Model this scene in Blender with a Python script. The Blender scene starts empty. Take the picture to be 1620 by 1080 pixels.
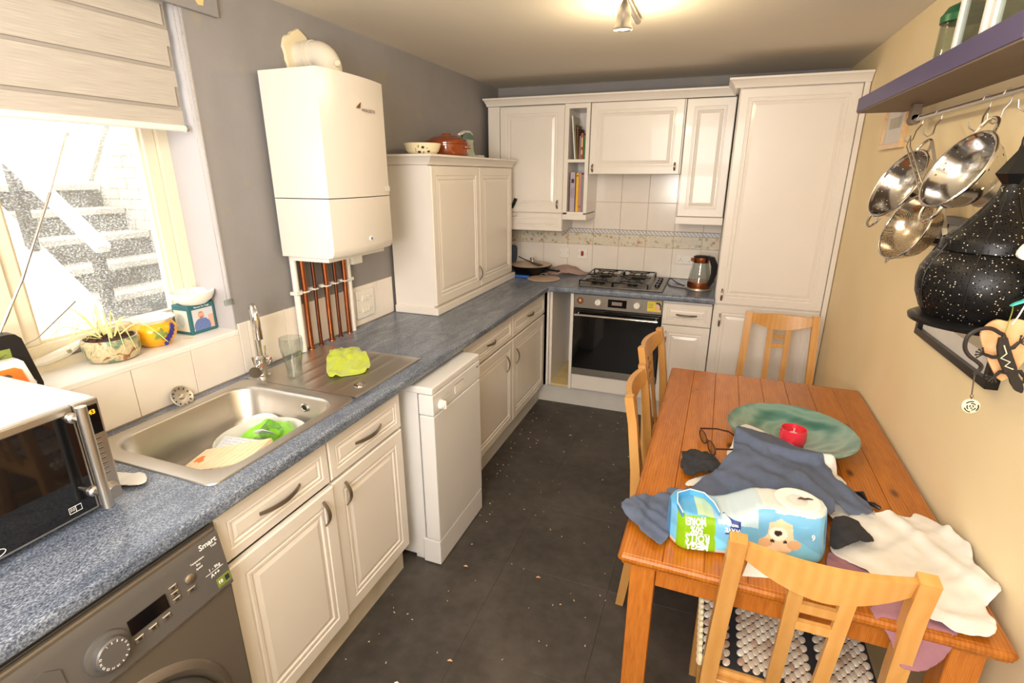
import bpy, bmesh, math, random
from mathutils import Vector, Matrix, noise
random.seed(7)
S = bpy.context.scene
COL = S.collection
PI = math.pi

# ------------------------------------------------------------------ camera
cam_d = bpy.data.cameras.new('camera'); cam = bpy.data.objects.new('camera', cam_d); COL.objects.link(cam)
R_ = Vector((0.93640, 0.35093, 0.00148)); U_ = Vector((-0.10983, 0.28907, 0.95099)); F_ = Vector((-0.33330, 0.89067, -0.30923))
cam.matrix_world = Matrix(((R_.x, U_.x, -F_.x, 1.6424), (R_.y, U_.y, -F_.y, -4.0090), (R_.z, U_.z, -F_.z, 1.6488), (0, 0, 0, 1)))
cam_d.sensor_width = 36.0; cam_d.lens = 814.19 / 1620 * 36.0; cam_d.shift_x = -5.42 / 1620; cam_d.shift_y = 0.8 / 1620; cam_d.clip_start = 0.02
S.camera = cam
# ------------------------------------------------------------------ world, lights, exposure
S.view_settings.view_transform = 'Standard'; S.view_settings.look = 'None'; S.view_settings.gamma = 1; S.view_settings.use_curve_mapping = False
S.view_settings.exposure = -0.44
w = bpy.data.worlds.new('overcast_sky'); S.world = w; w.use_nodes = True
bg = w.node_tree.nodes['Background']; bg.inputs[0].default_value = (0.93, 0.96, 1.0, 1); bg.inputs[1].default_value = 5.0

def area(name, loc, target, sx, sy, power, col):
    l = bpy.data.lights.new(name, 'AREA'); l.shape = 'RECTANGLE'; l.size = sx; l.size_y = sy; l.energy = power; l.color = col
    o = bpy.data.objects.new(name, l); COL.objects.link(o); o.location = loc
    o.rotation_euler = (Vector(target) - Vector(loc)).to_track_quat('-Z', 'Y').to_euler(); return o
area('flash_bounce_light', (1.30, -4.75, 2.12), (1.35, -1.6, 0.7), 1.2, 0.7, 66, (1.0, 0.975, 0.955))
area('unseen_ceiling_fill', (1.30, -4.7, 1.45), (1.25, -3.9, 2.27), 0.7, 0.5, 62, (1.0, 0.945, 0.87))  # unseen fill added behind the camera to brighten the ceiling

# ------------------------------------------------------------------ materials
def lin(h):
    h = h.lstrip('#'); r = []
    for i in (0, 2, 4):
        c = int(h[i:i+2], 16) / 255; r.append(c / 12.92 if c <= .04045 else ((c + .055) / 1.055) ** 2.4)
    return (r[0], r[1], r[2], 1)
MATS = {}
class NT:
    def __init__(s, name):
        s.m = bpy.data.materials.new(name); s.m.use_nodes = True; s.t = s.m.node_tree; s.N = s.t.nodes; s.b = s.N['Principled BSDF']; s.out = s.N['Material Output']
    def n(s, ty, **kw):
        x = s.N.new(ty)
        for k, v in kw.items():
            if k.startswith('i_'):
                key = k[2:]; key = int(key) if key.isdigit() else key.replace('_', ' ')
                x.inputs[key].default_value = v
            else: setattr(x, k, v)
        return x
    def l(s, a, b): s.t.links.new(a, b)
    def coord(s, scale=(1, 1, 1), rot=(0, 0, 0), kind='Object'):
        c = s.n('ShaderNodeTexCoord'); m = s.n('ShaderNodeMapping'); m.inputs['Scale'].default_value = scale; m.inputs['Rotation'].default_value = rot
        s.l(c.outputs[kind], m.inputs[0]); return m.outputs[0]
    def noise(s, vec, scale, detail=3, rough=.5, dist=0):
        x = s.n('ShaderNodeTexNoise'); x.inputs['Scale'].default_value = scale; x.inputs['Detail'].default_value = detail; x.inputs['Roughness'].default_value = rough; x.inputs['Distortion'].default_value = dist
        if vec: s.l(vec, x.inputs['Vector'])
        return x.outputs[0]
    def ramp(s, fac, stops, interp='LINEAR'):
        r = s.n('ShaderNodeValToRGB'); r.color_ramp.interpolation = interp; e = r.color_ramp.elements
        while len(e) < len(stops): e.new(.5)
        for x, (p, c) in zip(e, stops): x.position = p; x.color = lin(c) if isinstance(c, str) else (c, c, c, 1)
        s.l(fac, r.inputs[0]); return r.outputs[0]
    def mix(s, fac, a, b, mode='MIX'):
        x = s.n('ShaderNodeMix', data_type='RGBA', blend_type=mode)
        for v, i in ((fac, 0), (a, 6), (b, 7)):
            if isinstance(v, (int, float)): x.inputs[i].default_value = v
            elif isinstance(v, str): x.inputs[i].default_value = lin(v)
            elif isinstance(v, tuple): x.inputs[i].default_value = v
            else: s.l(v, x.inputs[i])
        return x.outputs[2]
    def bump(s, h, strength=.3, dist=.002):
        x = s.n('ShaderNodeBump'); x.inputs['Strength'].default_value = strength; x.inputs['Distance'].default_value = dist; s.l(h, x.inputs['Height']); s.l(x.outputs[0], s.b.inputs['Normal'])
    def P(s, color=None, rough=.5, metal=0, **kw):
        if color is not None:
            if isinstance(color, str): s.b.inputs['Base Color'].default_value = lin(color)
            else: s.l(color, s.b.inputs['Base Color'])
        s.b.inputs['Roughness'].default_value = rough; s.b.inputs['Metallic'].default_value = metal
        for k, v in kw.items(): s.b.inputs[k.replace('_', ' ')].default_value = v
        return s
def plain(name, color, rough=.5, metal=0, var=.06, vscale=8, bump=0, bscale=200, **kw):
    t = NT(name); v = t.coord()
    n = t.noise(v, vscale, 4)
    c = t.mix(n, tuple(min(1, x * (1 - var)) for x in lin(color)[:3]) + (1,), tuple(min(1, x * (1 + var)) for x in lin(color)[:3]) + (1,))
    t.P(c, rough, metal, **kw)
    if bump: t.bump(t.noise(v, bscale, 2), bump, .001)
    return t.m
def emit(name, color, s):
    t = NT(name); t.P('#101010', .4); t.b.inputs['Emission Color'].default_value = lin(color); t.b.inputs['Emission Strength'].default_value = s; return t.m

def wood(name, a, b, c, scale, rough=.35, knots=False, stretch=(1, 1, 1), wv=.18):
    t = NT(name); v = t.coord(stretch)
    n1 = t.noise(v, scale, 5, .6, .6); w1 = t.n('ShaderNodeTexWave', wave_type='BANDS', bands_direction='X'); w1.inputs['Scale'].default_value = scale * .8; w1.inputs['Distortion'].default_value = 4; w1.inputs['Detail'].default_value = 3; w1.inputs['Detail Scale'].default_value = 1.2
    t.l(v, w1.inputs['Vector'])
    f = t.mix(wv, n1, w1.outputs[0]); col = t.ramp(f, [(.15, a), (.5, b), (.85, c)])
    oi = t.n('ShaderNodeObjectInfo'); mp = t.n('ShaderNodeMapRange'); mp.inputs[3].default_value = .86; mp.inputs[4].default_value = 1.08; t.l(oi.outputs['Random'], mp.inputs[0])
    vm = t.n('ShaderNodeVectorMath', operation='SCALE'); t.l(col, vm.inputs[0]); t.l(mp.outputs[0], vm.inputs['Scale']); col = vm.outputs[0]
    if knots:
        vv = t.coord((7, 3.2, 7)); vo = t.n('ShaderNodeTexVoronoi'); vo.inputs['Scale'].default_value = 1.5; vo.inputs['Randomness'].default_value = 1; t.l(vv, vo.inputs['Vector'])
        k = t.ramp(vo.outputs['Distance'], [(.07, .9), (.15, 0.0)]); col = t.mix(k, col, '#4a2108')
    t.P(col, rough); t.b.inputs['Coat Weight'].default_value = .25; t.b.inputs['Coat Roughness'].default_value = .25
    t.bump(f, .08, .001); return t.m

M = {}
M['cream'] = plain('cream_foil', '#ece5dd', .3, var=.02, Coat_Weight=.12)
M['creamside'] = plain('cream_carcass', '#eae4de', .4, var=.03)
M['white'] = plain('white_enamel', '#e6e5e5', .28, var=.02)
M['whiteplastic'] = plain('white_plastic', '#efece6', .35, var=.02)
M['boiler'] = plain('boiler_enamel', '#e6e0d9', .25, var=.02)
M['flue'] = plain('flue_plastic', '#e2dac9', .4, var=.05)
M['frame'] = plain('window_paint', '#e9dfca', .4, var=.05, bump=.1, bscale=60)
M['tile'] = plain('glazed_white_tile', '#efe7df', .15, var=.03, vscale=14, bump=.06, bscale=12)
M['grout'] = plain('beige_grout', '#c0a98e', .9, var=.1, vscale=30)
M['ceil'] = plain('ceiling_paint', '#e0d8cb', .9, var=.04, vscale=2, bump=.2, bscale=40)
M['steel'] = plain('brushed_steel', '#c6c1ba', .36, 1, var=.06)
M['hobsteel'] = plain('hob_steel', '#6f6b66', .4, .9, var=.15)
M['chrome'] = plain('chrome', '#d8d6d4', .1, 1, var=.02)
M['darksteel'] = plain('dark_steel', '#8e8a86', .32, 1, var=.06)
M['pewter'] = plain('pewter', '#978b7c', .42, .8, var=.15, vscale=60, bump=.5, bscale=260)
M['black'] = plain('black_plastic', '#17171a', .35, var=.1)
M['blackmetal'] = plain('black_enamel', '#151415', .3, .2, var=.1)
M['copper'] = plain('copper', '#b06a44', .3, 1, var=.35, vscale=16)
M['coppertarn'] = plain('tarnished_copper', '#7d4d38', .4, 1, var=.3, vscale=16)
M['red'] = plain('red_plastic', '#a01818', .4)
M['orange'] = plain('orange_plastic', '#f08030', .4)
M['plinth'] = plain('dirty_plinth', '#cfc6b4', .6, var=.25, vscale=9)
M['plinthw'] = plain('white_plinth', '#d5d2cc', .5, var=.08)
M['wmpanel'] = plain('graphite_plastic', '#666361', .4, .3, var=.04)
M['wmbody'] = plain('graphite_enamel', '#877e73', .33, .55, var=.05)
M['wmdoor'] = plain('door_graphite', '#62605e', .3, .4, var=.05)
M['ovensteel'] = plain('oven_steel', '#a8a39c', .33, .9, var=.08)
M['purple'] = plain('violet_lacquer', '#4d4470', .45, var=.06)
M['shelfunder'] = plain('shelf_underside', '#756253', .6, var=.06)
M['teal'] = plain('teal_card', '#2f6a70', .5)
M['yellowglaze'] = plain('yellow_glaze', '#f2b01e', .2, var=.12, vscale=20)
M['whiteglaze'] = plain('white_glaze', '#f5f1ea', .15)
M['dish'] = plain('grey_white_dish', '#d3d3cb', .25)
M['creamglaze'] = plain('cream_glaze', '#efe2c0', .2)
M['green'] = plain('leaf_green', '#7f8c3c', .5)
M['purpleglaze'] = plain('grape_glaze', '#3b3282', .25)
M['olive'] = plain('olive_paint', '#2b1d20', .3)
M['brownglaze'] = plain('brown_glaze', '#8a3d14', .15, var=.3, vscale=18, Coat_Weight=.6)
M['soil'] = plain('soil', '#4a3328', .95, var=.7, vscale=150, bump=1, bscale=200)
M['stem'] = plain('etiolated_leaf', '#f0eaa0', .5, var=.15)
M['ycloth'] = plain('yellow_microfibre', '#b4c238', .9, var=.08, vscale=40, bump=.5, bscale=500, Sheen_Weight=.4)
M['gcloth'] = plain('green_microfibre', '#86d022', .9, var=.12, vscale=40, bump=.5, bscale=500, Sheen_Weight=.4)
M['sock'] = plain('charcoal_knit', '#2b2b31', .95, var=.2, vscale=60, bump=.7, bscale=500)
M['tshirt'] = plain('slate_blue_jersey', '#59637b', .95, var=.12, vscale=90, bump=.5, bscale=600)
M['wshirt'] = plain('white_jersey', '#e4e1dd', .95, var=.03, bump=.5, bscale=600)
M['mauve'] = plain('mauve_jersey', '#9c6f7c', .95, var=.1, vscale=60, bump=.5, bscale=600)
M['card'] = plain('print_card', '#d8d3cf', .5, var=.1, vscale=20)
M['print'] = plain('sketch_print', '#b9b3a6', .7, var=.3, vscale=30)
M['pinewood'] = wood('light_frame_wood', '#c79862', '#d9b07c', '#e6c79a', 12, stretch=(1, 1, 4))
M['paper'] = plain('white_tissue', '#e8e6e2', .95, var=.03, bump=.3, bscale=300)
M['candle'] = plain('red_glass', '#d32e40', .12, var=.05, Coat_Weight=.7)
M['wax'] = plain('pale_wax', '#e8c6cb', .5)
M['turq'] = plain('turquoise_paint', '#4fc6bd', .5)
M['lizard'] = plain('dark_painted_wood', '#231d1c', .5, var=.3, vscale=40)
M['magnet'] = plain('yellow_print', '#e7cf4a', .5, var=.2, vscale=60)
M['skin'] = plain('pink_print', '#e8b79a', .5)
M['brownprint'] = plain('brown_print', '#7a4a2a', .5, var=.5, vscale=60)
M['blue'] = plain('blue_plastic', '#2a62b8', .35)
M['greencap'] = plain('green_metal_lid', '#2c6a44', .35, .3)
M['mirrorglass'] = plain('picture_glass', '#a89c86', .12, var=.25, vscale=5)
M['white_ink'] = plain('white_ink', '#f2f2f0', .5)
M['grey_ink'] = plain('grey_ink', '#8a7a76', .5)
M['dark_ink'] = plain('dark_ink', '#2a2f3c', .5)
M['navy_ink'] = plain('navy_ink', '#1d3f8f', .5)
M['display'] = plain('display_glass', '#0c0c0f', .08, var=.1)
M['blackglass'] = plain('black_glass', '#0e0e10', .06, var=.1, Coat_Weight=.5)
M['led'] = emit('amber_segments', '#ffb020', 2.5)
M['yellowwood'] = plain('stained_chipboard', '#d9c38a', .7, var=.25, vscale=10)
M['beigeplate'] = plain('beige_silicone_lid', '#cbb19a', .45, var=.05)
M['wallwhite'] = plain('sill_paint', '#f2efea', .4, var=.04, vscale=10)
M['cork'] = plain('bag_foil', '#b9c9b4', .3, var=.3, vscale=40)
M['greenfoil'] = plain('green_foil', '#1f5a3c', .3, var=.3, vscale=40)
M['bulb'] = emit('lit_lamp', '#ffdca0', 18)

def m_grey():
    t = NT('grey_wall_paint'); v = t.coord(); n = t.noise(v, 1.6, 5, .6); c = t.ramp(n, [(.3, '#8b8889'), (.55, '#949192'), (.75, '#8b8888')])
    n2 = t.noise(v, 5.5, 3, .5); k = t.ramp(n2, [(.66, 0.0), (.72, .5)]); c = t.mix(k, c, '#9f9683'); t.P(c, .85); t.bump(t.noise(v, 55, 3), .25, .002); return t.m
M['grey'] = m_grey()
def m_yellow():
    t = NT('cream_yellow_wall_paint'); v = t.coord(); n = t.noise(v, 2.2, 4, .5); c = t.ramp(n, [(.3, '#ecd6a9'), (.7, '#f2dfb8')]); t.P(c, .8); t.bump(t.noise(v, 40, 3), .2, .002); return t.m
M['yellow'] = m_yellow()
M['reveal'] = plain('pale_grey_reveal_paint', '#bdb9bb', .7, var=.05, bump=.2, bscale=30)
def m_top():
    t = NT('blue_grey_laminate'); v = t.coord((9, 2.4, 9), (0, 0, .12)); n1 = t.noise(v, 2.0, 6, .65, .8); v2 = t.coord((60, 34, 60)); n2 = t.noise(v2, 5.5, 5, .75)
    c = t.ramp(n1, [(.28, '#596375'), (.45, '#798291'), (.6, '#9098a5'), (.75, '#b6bbc4')])
    c = t.mix(.9, c, t.ramp(n2, [(.37, '#39414f'), (.48, '#84888f'), (.62, '#e6e6e6')]), 'OVERLAY'); t.P(c, .32); t.bump(n2, .12, .001); return t.m
M['top'] = m_top()
def m_floor():
    t = NT('charcoal_vinyl'); v = t.coord(kind='Object'); n = t.noise(v, 2.2, 6, .6, .4); n2 = t.noise(v, 18, 4, .6)
    c = t.ramp(n, [(.3, '#34302d'), (.5, '#47413d'), (.72, '#5c554f')]); c = t.mix(.25, c, t.ramp(n2, [(.35, '#242222'), (.7, '#5e5a56')]))
    t.P(c, .55); t.bump(n2, .15, .001); return t.m
M['floor'] = m_floor()
def m_frieze():
    t = NT('floral_frieze'); v = t.coord((1, 1, 1)); vo = t.n('ShaderNodeTexVoronoi'); vo.inputs['Scale'].default_value = 34; t.l(v, vo.inputs['Vector'])
    hs = t.n('ShaderNodeSeparateColor'); t.l(vo.outputs['Color'], hs.inputs[0])
    fl = t.ramp(hs.outputs[0], [(0, '#d3b068'), (.25, '#93a07a'), (.5, '#b57f72'), (.7, '#9fb0c4'), (.85, '#a9a37c')], 'CONSTANT')
    k = t.ramp(vo.outputs['Distance'], [(.25, .85), (.5, 0.0)]); gate = t.ramp(t.noise(v, 14, 2), [(.42, .15), (.52, 1.0)])
    k2 = t.n('ShaderNodeMath', operation='MULTIPLY'); t.l(k, k2.inputs[0]); t.l(gate, k2.inputs[1])
    base = t.mix(t.ramp(t.noise(v, 60, 2, .5, 3), [(.47, 0.0), (.5, .8), (.53, 0.0)]), '#e9dfcf', '#8b8f6f'); c = t.mix(k2.outputs[0], base, fl); t.P(c, .2); return t.m
M['frieze'] = m_frieze()
def m_rope():
    t = NT('rope_border'); v = t.coord((1, 1, 1), (0, .8, 0)); w1 = t.n('ShaderNodeTexWave', wave_type='BANDS', bands_direction='X'); w1.inputs['Scale'].default_value = 16; w1.inputs['Distortion'].default_value = 1.5; t.l(v, w1.inputs['Vector'])
    t.P(t.ramp(w1.outputs[0], [(.3, '#e7e2dd'), (.8, '#b4bccb')]), .2); return t.m
M['rope'] = m_rope()
def m_glass(name, tint='#ffffff', rough=0.0, refl=.08, dirt_and_haze=0):
    t = NT(name); t.N.remove(t.b); tr = t.n('ShaderNodeBsdfTransparent'); tr.inputs[0].default_value = lin(tint); gl = t.n('ShaderNodeBsdfGlossy'); gl.inputs['Roughness'].default_value = rough
    fr = t.n('ShaderNodeLayerWeight'); fr.inputs[0].default_value = .12; pw = t.n('ShaderNodeMath', operation='MULTIPLY_ADD'); pw.inputs[1].default_value = .75; pw.inputs[2].default_value = .04; t.l(fr.outputs['Facing'], pw.inputs[0]); mx = t.n('ShaderNodeMixShader'); t.l(pw.outputs[0], mx.inputs[0]); t.l(tr.outputs[0], mx.inputs[1]); t.l(gl.outputs[0], mx.inputs[2]); o = mx.outputs[0]
    if dirt_and_haze:
        v = t.coord((1, 1, 1.6)); n1 = t.noise(v, 170, 2, .5); k = t.ramp(n1, [(.52, .05), (.64, .55)]); big = t.ramp(t.noise(v, 6, 2), [(.35, .5), (.6, 1.0)])  # dirt specks, plus an even pale veil imitating the outdoor glare
        mm = t.n('ShaderNodeMath', operation='MULTIPLY'); t.l(k, mm.inputs[0]); t.l(big, mm.inputs[1]); tl = t.n('ShaderNodeBsdfTranslucent'); tl.inputs[0].default_value = (.9, .9, .88, 1)
        m2 = t.n('ShaderNodeMixShader'); t.l(mm.outputs[0], m2.inputs[0]); t.l(o, m2.inputs[1]); t.l(tl.outputs[0], m2.inputs[2]); o = m2.outputs[0]
    t.l(o, t.out.inputs[0]); return t.m
M['pane'] = m_glass('spotted_window_glass', dirt_and_haze=1)
M['clearglass'] = m_glass('clear_glass', '#e9efec')
M['vessel'] = m_glass('vessel_glass', '#f4f7f6')
def m_realglass(name, col, rough=.02):
    t = NT(name); t.P(col, rough); t.b.inputs['Transmission Weight'].default_value = 1; t.b.inputs['IOR'].default_value = 1.45; return t.m
M['tumbler'] = m_realglass('tumbler_glass', '#fafafa')
def m_bowl():
    t = NT('swirled_teal_glass'); v = t.coord(); n = t.noise(v, 5.0, 2, .4, 2.5); w1 = t.n('ShaderNodeTexWave', wave_type='RINGS', rings_direction='Z'); w1.inputs['Scale'].default_value = 3.2; w1.inputs['Distortion'].default_value = 14; w1.inputs['Detail'].default_value = 4; w1.inputs['Detail Scale'].default_value = .5; t.l(v, w1.inputs['Vector'])
    c = t.ramp(t.mix(.35, n, w1.outputs[0]), [(.22, '#2c6a60'), (.42, '#5d9086'), (.58, '#8aa99d'), (.72, '#6f9c90'), (.85, '#3f7c70')]); t.P(c, .08); t.b.inputs['Coat Weight'].default_value = .6; t.b.inputs['Transmission Weight'].default_value = .15; return t.m
M['tealglass'] = m_bowl()
M['pine'] = wood('varnished_pine', '#87450c', '#ae6317', '#c67f2b', 9, .3, True, (5, .9, 5))
M['pineleg'] = wood('varnished_pine_leg', '#9a5118', '#bd6f26', '#cf8a3c', 12, .35, False, (9, 9, 1.2))
M['birch'] = wood('birch', '#c88e47', '#d49d57', '#deae6c', 5, .38, False, (3, 3, 1.0))
M['board'] = wood('chopping_board_wood', '#d9b98a', '#ead2ab', '#f2e0c2', 8, .6, False, (2, 2, 2))
M['heartwood'] = wood('heart_wood', '#d59a66', '#e2ad7c', '#edc39a', 14, .5, False, (1, 1, 3))
def m_pot():
    t = NT('mottled_stoneware'); v = t.coord(); n = t.noise(v, 22, 3, .5, 1.5); t.P(t.ramp(n, [(.38, '#5f8068'), (.47, '#b9a982'), (.6, '#d2c49e'), (.68, '#8a5a34')]), .35); return t.m
M['pot'] = m_pot()
def m_check():
    t = NT('checked_towel'); v = t.coord((1, 1, 1), (0, 0, .7)); br = t.n('ShaderNodeTexChecker'); br.inputs['Scale'].default_value = 150; br.inputs[1].default_value = lin('#6c2f35'); br.inputs[2].default_value = lin('#d8c6bd'); t.l(v, br.inputs['Vector']); t.P(br.outputs[0], .95); return t.m
M['check'] = m_check()
def m_lantern(scale):
    t = NT('perforated_black_metal'); v = t.coord(); vo = t.n('ShaderNodeTexVoronoi'); vo.inputs['Scale'].default_value = scale; vo.inputs['Randomness'].default_value = .75; t.l(v, vo.inputs['Vector'])
    k = t.ramp(vo.outputs['Distance'], [(.2, 1.0), (.27, 0.0)]); hs = t.n('ShaderNodeSeparateColor'); t.l(vo.outputs['Color'], hs.inputs[0]); g1 = t.ramp(hs.outputs[0], [(.68, 0.0), (.72, 1.0)], 'CONSTANT'); mm = t.n('ShaderNodeMath', operation='MULTIPLY'); t.l(k, mm.inputs[0]); t.l(g1, mm.inputs[1]); glint_mix = t.mix(mm.outputs[0], '#141314', '#e8dcc8'); t.P(glint_mix, .4, .5); k3 = t.n('ShaderNodeMath', operation='SUBTRACT'); t.l(k, k3.inputs[0]); t.l(mm.outputs[0], k3.inputs[1]); k = k3.outputs[0]; tr = t.n('ShaderNodeBsdfTransparent'); mx = t.n('ShaderNodeMixShader'); t.l(k, mx.inputs[0]); t.l(t.b.outputs[0], mx.inputs[1]); t.l(tr.outputs[0], mx.inputs[2]); t.l(mx.outputs[0], t.out.inputs[0]); return t.m  # pale dots paint flash glints on hole edges; the other dots are open holes
M['lantern'] = m_lantern(210)
def m_perf(name, scale, col, thr):
    t = NT(name); v = t.coord(); vo = t.n('ShaderNodeTexVoronoi'); vo.inputs['Scale'].default_value = scale; vo.inputs['Randomness'].default_value = .3; t.l(v, vo.inputs['Vector'])
    k = t.ramp(vo.outputs['Distance'], [(thr, 1.0), (thr + .05, 0.0)]); t.P(col, .16, 1); tr = t.n('ShaderNodeBsdfTransparent'); mx = t.n('ShaderNodeMixShader'); t.l(k, mx.inputs[0]); t.l(t.b.outputs[0], mx.inputs[1]); t.l(tr.outputs[0], mx.inputs[2]); t.l(mx.outputs[0], t.out.inputs[0]); return t.m
M['perfsteel'] = m_perf('perforated_steel', 70, '#c9c6c2', .16)
M['mesh'] = m_perf('wire_gauze', 420, '#b9aa96', .36)
def m_fabric():
    t = NT('blind_fabric'); v = t.coord((1, 1, 1)); sp = t.n('ShaderNodeSeparateXYZ'); t.l(v, sp.inputs[0])
    fine = t.noise(t.coord((4, 3, 260)), 3, 3, .6); c = t.ramp(fine, [(.3, '#bdb5ac'), (.6, '#d6cfc6'), (.8, '#e2dcd4')]); t.P(c, .9)
    tl = t.n('ShaderNodeBsdfTranslucent'); t.l(c, tl.inputs[0]); mx = t.n('ShaderNodeMixShader'); mx.inputs[0].default_value = .22; t.l(t.b.outputs[0], mx.inputs[1]); t.l(tl.outputs[0], mx.inputs[2]); t.l(mx.outputs[0], t.out.inputs[0]); return t.m
M['blind'] = m_fabric()
M['sheer'] = plain('blind_sheer_band', '#a9a29b', .9, var=.05)
M['concrete'] = plain('outdoor_concrete', '#cfc9bb', .9, var=.2, vscale=6, bump=.5, bscale=60)
M['riser'] = plain('dark_stair_riser', '#7b766c', .9, var=.3, vscale=20, bump=.5, bscale=60)
M['render'] = plain('painted_render', '#e6e0d2', .9, var=.06)
M['brickw'] = plain('painted_brick', '#ddd3bd', .9, var=.08)
def m_vcol(name, rough=.4, coat=0):
    t = NT(name); a = t.n('ShaderNodeVertexColor'); a.layer_name = 'Col'; t.P(a.outputs[0], rough); t.b.inputs['Coat Weight'].default_value = coat; return t.m
M['vcol'] = m_vcol('printed_film', .28, .5)
M['vcolcard'] = m_vcol('printed_card', .45)
M['vcolfab'] = m_vcol('pebble_print_fabric', .9)

# ------------------------------------------------------------------ mesh helpers
LOC = {}
class B:
    def __init__(s): s.bm = bmesh.new()
    def face(s, vs): 
        try: return s.bm.faces.new(vs)
        except ValueError: return None
    def box(s, x0, x1, y0, y1, z0, z1, bev=0, seg=2):
        r = bmesh.ops.create_cube(s.bm, size=1); vs = r['verts']
        for v in vs: v.co = Vector(((x0 + x1) / 2 + v.co.x * (x1 - x0), (y0 + y1) / 2 + v.co.y * (y1 - y0), (z0 + z1) / 2 + v.co.z * (z1 - z0)))
        if bev:
            es = list({e for v in vs for e in v.link_edges}); bmesh.ops.bevel(s.bm, geom=es, offset=bev, segments=seg, affect='EDGES', profile=.5)
        return s
    def loft(s, loops, cap0=True, cap1=True, close=True):
        L = [[s.bm.verts.new(p) for p in lp] for lp in loops]
        n = len(L[0])
        for a, b in zip(L, L[1:]):
            for i in range(n if close else n - 1):
                j = (i + 1) % n; s.face([a[i], a[j], b[j], b[i]])
        if cap0 and close: s.face(list(reversed(L[0])))
        if cap1 and close: s.face(L[-1])
        return s
    def cyl(s, p0, p1, r0, r1=None, n=16, cap=True):
        r1 = r0 if r1 is None else r1; p0 = Vector(p0); p1 = Vector(p1); d = (p1 - p0).normalized(); a = d.orthogonal().normalized(); b = d.cross(a)
        lp = lambda p, r: [p + (a * math.cos(2 * PI * i / n) + b * math.sin(2 * PI * i / n)) * r for i in range(n)]
        return s.loft([lp(p0, r0), lp(p1, r1)], cap, cap)
    def tube(s, pts, r, n=8, closed=False, flat=None):
        pts = [Vector(p) for p in pts]; N = len(pts); loops = []; prev = None
        for i, p in enumerate(pts):
            if closed: t = pts[(i + 1) % N] - pts[i - 1]
            else: t = pts[min(i + 1, N - 1)] - pts[max(i - 1, 0)]
            t.normalize()
            if prev is None: a = t.orthogonal().normalized() if flat is None else (Vector(flat) - t * t.dot(Vector(flat))).normalized()
            else: a = (prev - t * t.dot(prev)).normalized()
            prev = a; b = t.cross(a); rr = r[i] if isinstance(r, (list, tuple)) and len(r) == N and N > 2 else r
            ra, rb = (rr if isinstance(rr, (list, tuple)) else (rr, rr))
            loops.append([p + a * math.cos(2 * PI * k / n) * ra + b * math.sin(2 * PI * k / n) * rb for k in range(n)])
        if closed: loops.append(loops[0]); s.loft(loops, False, False)
        else: s.loft(loops)
        return s
    def bar(s, pts, wdir, w, h):  # rectangular section sweep
        pts = [Vector(p) for p in pts]; N = len(pts); loops = []; W = Vector(wdir).normalized()
        for i, p in enumerate(pts):
            t = (pts[min(i + 1, N - 1)] - pts[max(i - 1, 0)]).normalized(); b = t.cross(W).normalized()
            ww = w[i] if isinstance(w, list) else w; hh = h[i] if isinstance(h, list) else h
            loops.append([p + W * ww / 2 + b * hh / 2, p - W * ww / 2 + b * hh / 2, p - W * ww / 2 - b * hh / 2, p + W * ww / 2 - b * hh / 2])
        return s.loft(loops)
    def lathe(s, c, prof, n=32, axis=(0, 0, 1), cap0=True, cap1=True, sx=1, sy=1, wob=None):
        c = Vector(c); d = Vector(axis).normalized()
        if abs(d.z) > .999: a, b = Vector((1, 0, 0)), Vector((0, 1, 0))
        else: a = Vector((0, 0, 1)).cross(d).normalized(); b = d.cross(a)
        loops = []
        for r, h in prof:
            r = max(r, 1e-4); loops.append([c + d * h + a * math.cos(2 * PI * i / n) * r * sx * (wob(i, h) if wob else 1) + b * math.sin(2 * PI * i / n) * r * sy * (wob(i, h) if wob else 1) for i in range(n)])
        return s.loft(loops, cap0, cap1)
    def prism(s, poly, axis, a0, a1):
        f = {'x': lambda u, v, a: (a, u, v), 'y': lambda u, v, a: (u, a, v), 'z': lambda u, v, a: (u, v, a)}[axis]
        return s.loft([[f(u, v, a0) for u, v in poly], [f(u, v, a1) for u, v in poly]])
    def pprism(s, poly, O, U, V, N, t):
        O, U, V, N = map(Vector, (O, U, V, N)); return s.loft([[O + U * u + V * v for u, v in poly], [O + U * u + V * v + N * t for u, v in poly]])
    def panel(s, O, U, V, N, w, h, loops):
        """raised-and-fielded front: nested rectangles (inset, depth)"""
        O, U, V, N = map(Vector, (O, U, V, N)); L = []
        for ins, d in loops: L.append([O + U * a + V * b + N * d for a, b in ((ins, ins), (w - ins, ins), (w - ins, h - ins), (ins, h - ins))])
        return s.loft(L)
def obj(name, b, mat, parent=None, smooth=False, label=None, kind=None, mods=None, angle=35):
    bm = b.bm if isinstance(b, B) else b
    if parent is not None:
        l = LOC.get(parent.name, Vector()); bmesh.ops.translate(bm, verts=bm.verts, vec=-l)
    if mat is not M.get('vcol') and mat is not M.get('vcolfab') and mat is not M.get('vcolcard'):
        bmesh.ops.recalc_face_normals(bm, faces=bm.faces)
    me = bpy.data.meshes.new(name); bm.to_mesh(me); bm.free()
    if smooth:
        for p in me.polygons: p.use_smooth = True
        if angle < 180:
            me.set_sharp_from_angle(angle=math.radians(angle))
    o = bpy.data.objects.new(name, me); COL.objects.link(o); me.materials.append(mat)
    if parent is not None: o.parent = parent
    if parent is not None: LOC[o.name] = LOC.get(parent.name, Vector())
    else: LOC[o.name] = Vector()
    if label: o['label'] = label
    if kind: o['kind'] = kind
    return o
def sub(name, b, mat, par, **k): return obj(name, b, mat, par, **k)
def thing(name, label, cat, loc=(0, 0, 0), group=None):
    o = bpy.data.objects.new(name, None); COL.objects.link(o); o.empty_display_size = .05; o.location = loc; LOC[o.name] = Vector(loc); o['label'] = label; o['category'] = cat
    if group: o['group'] = group
    return o
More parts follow.
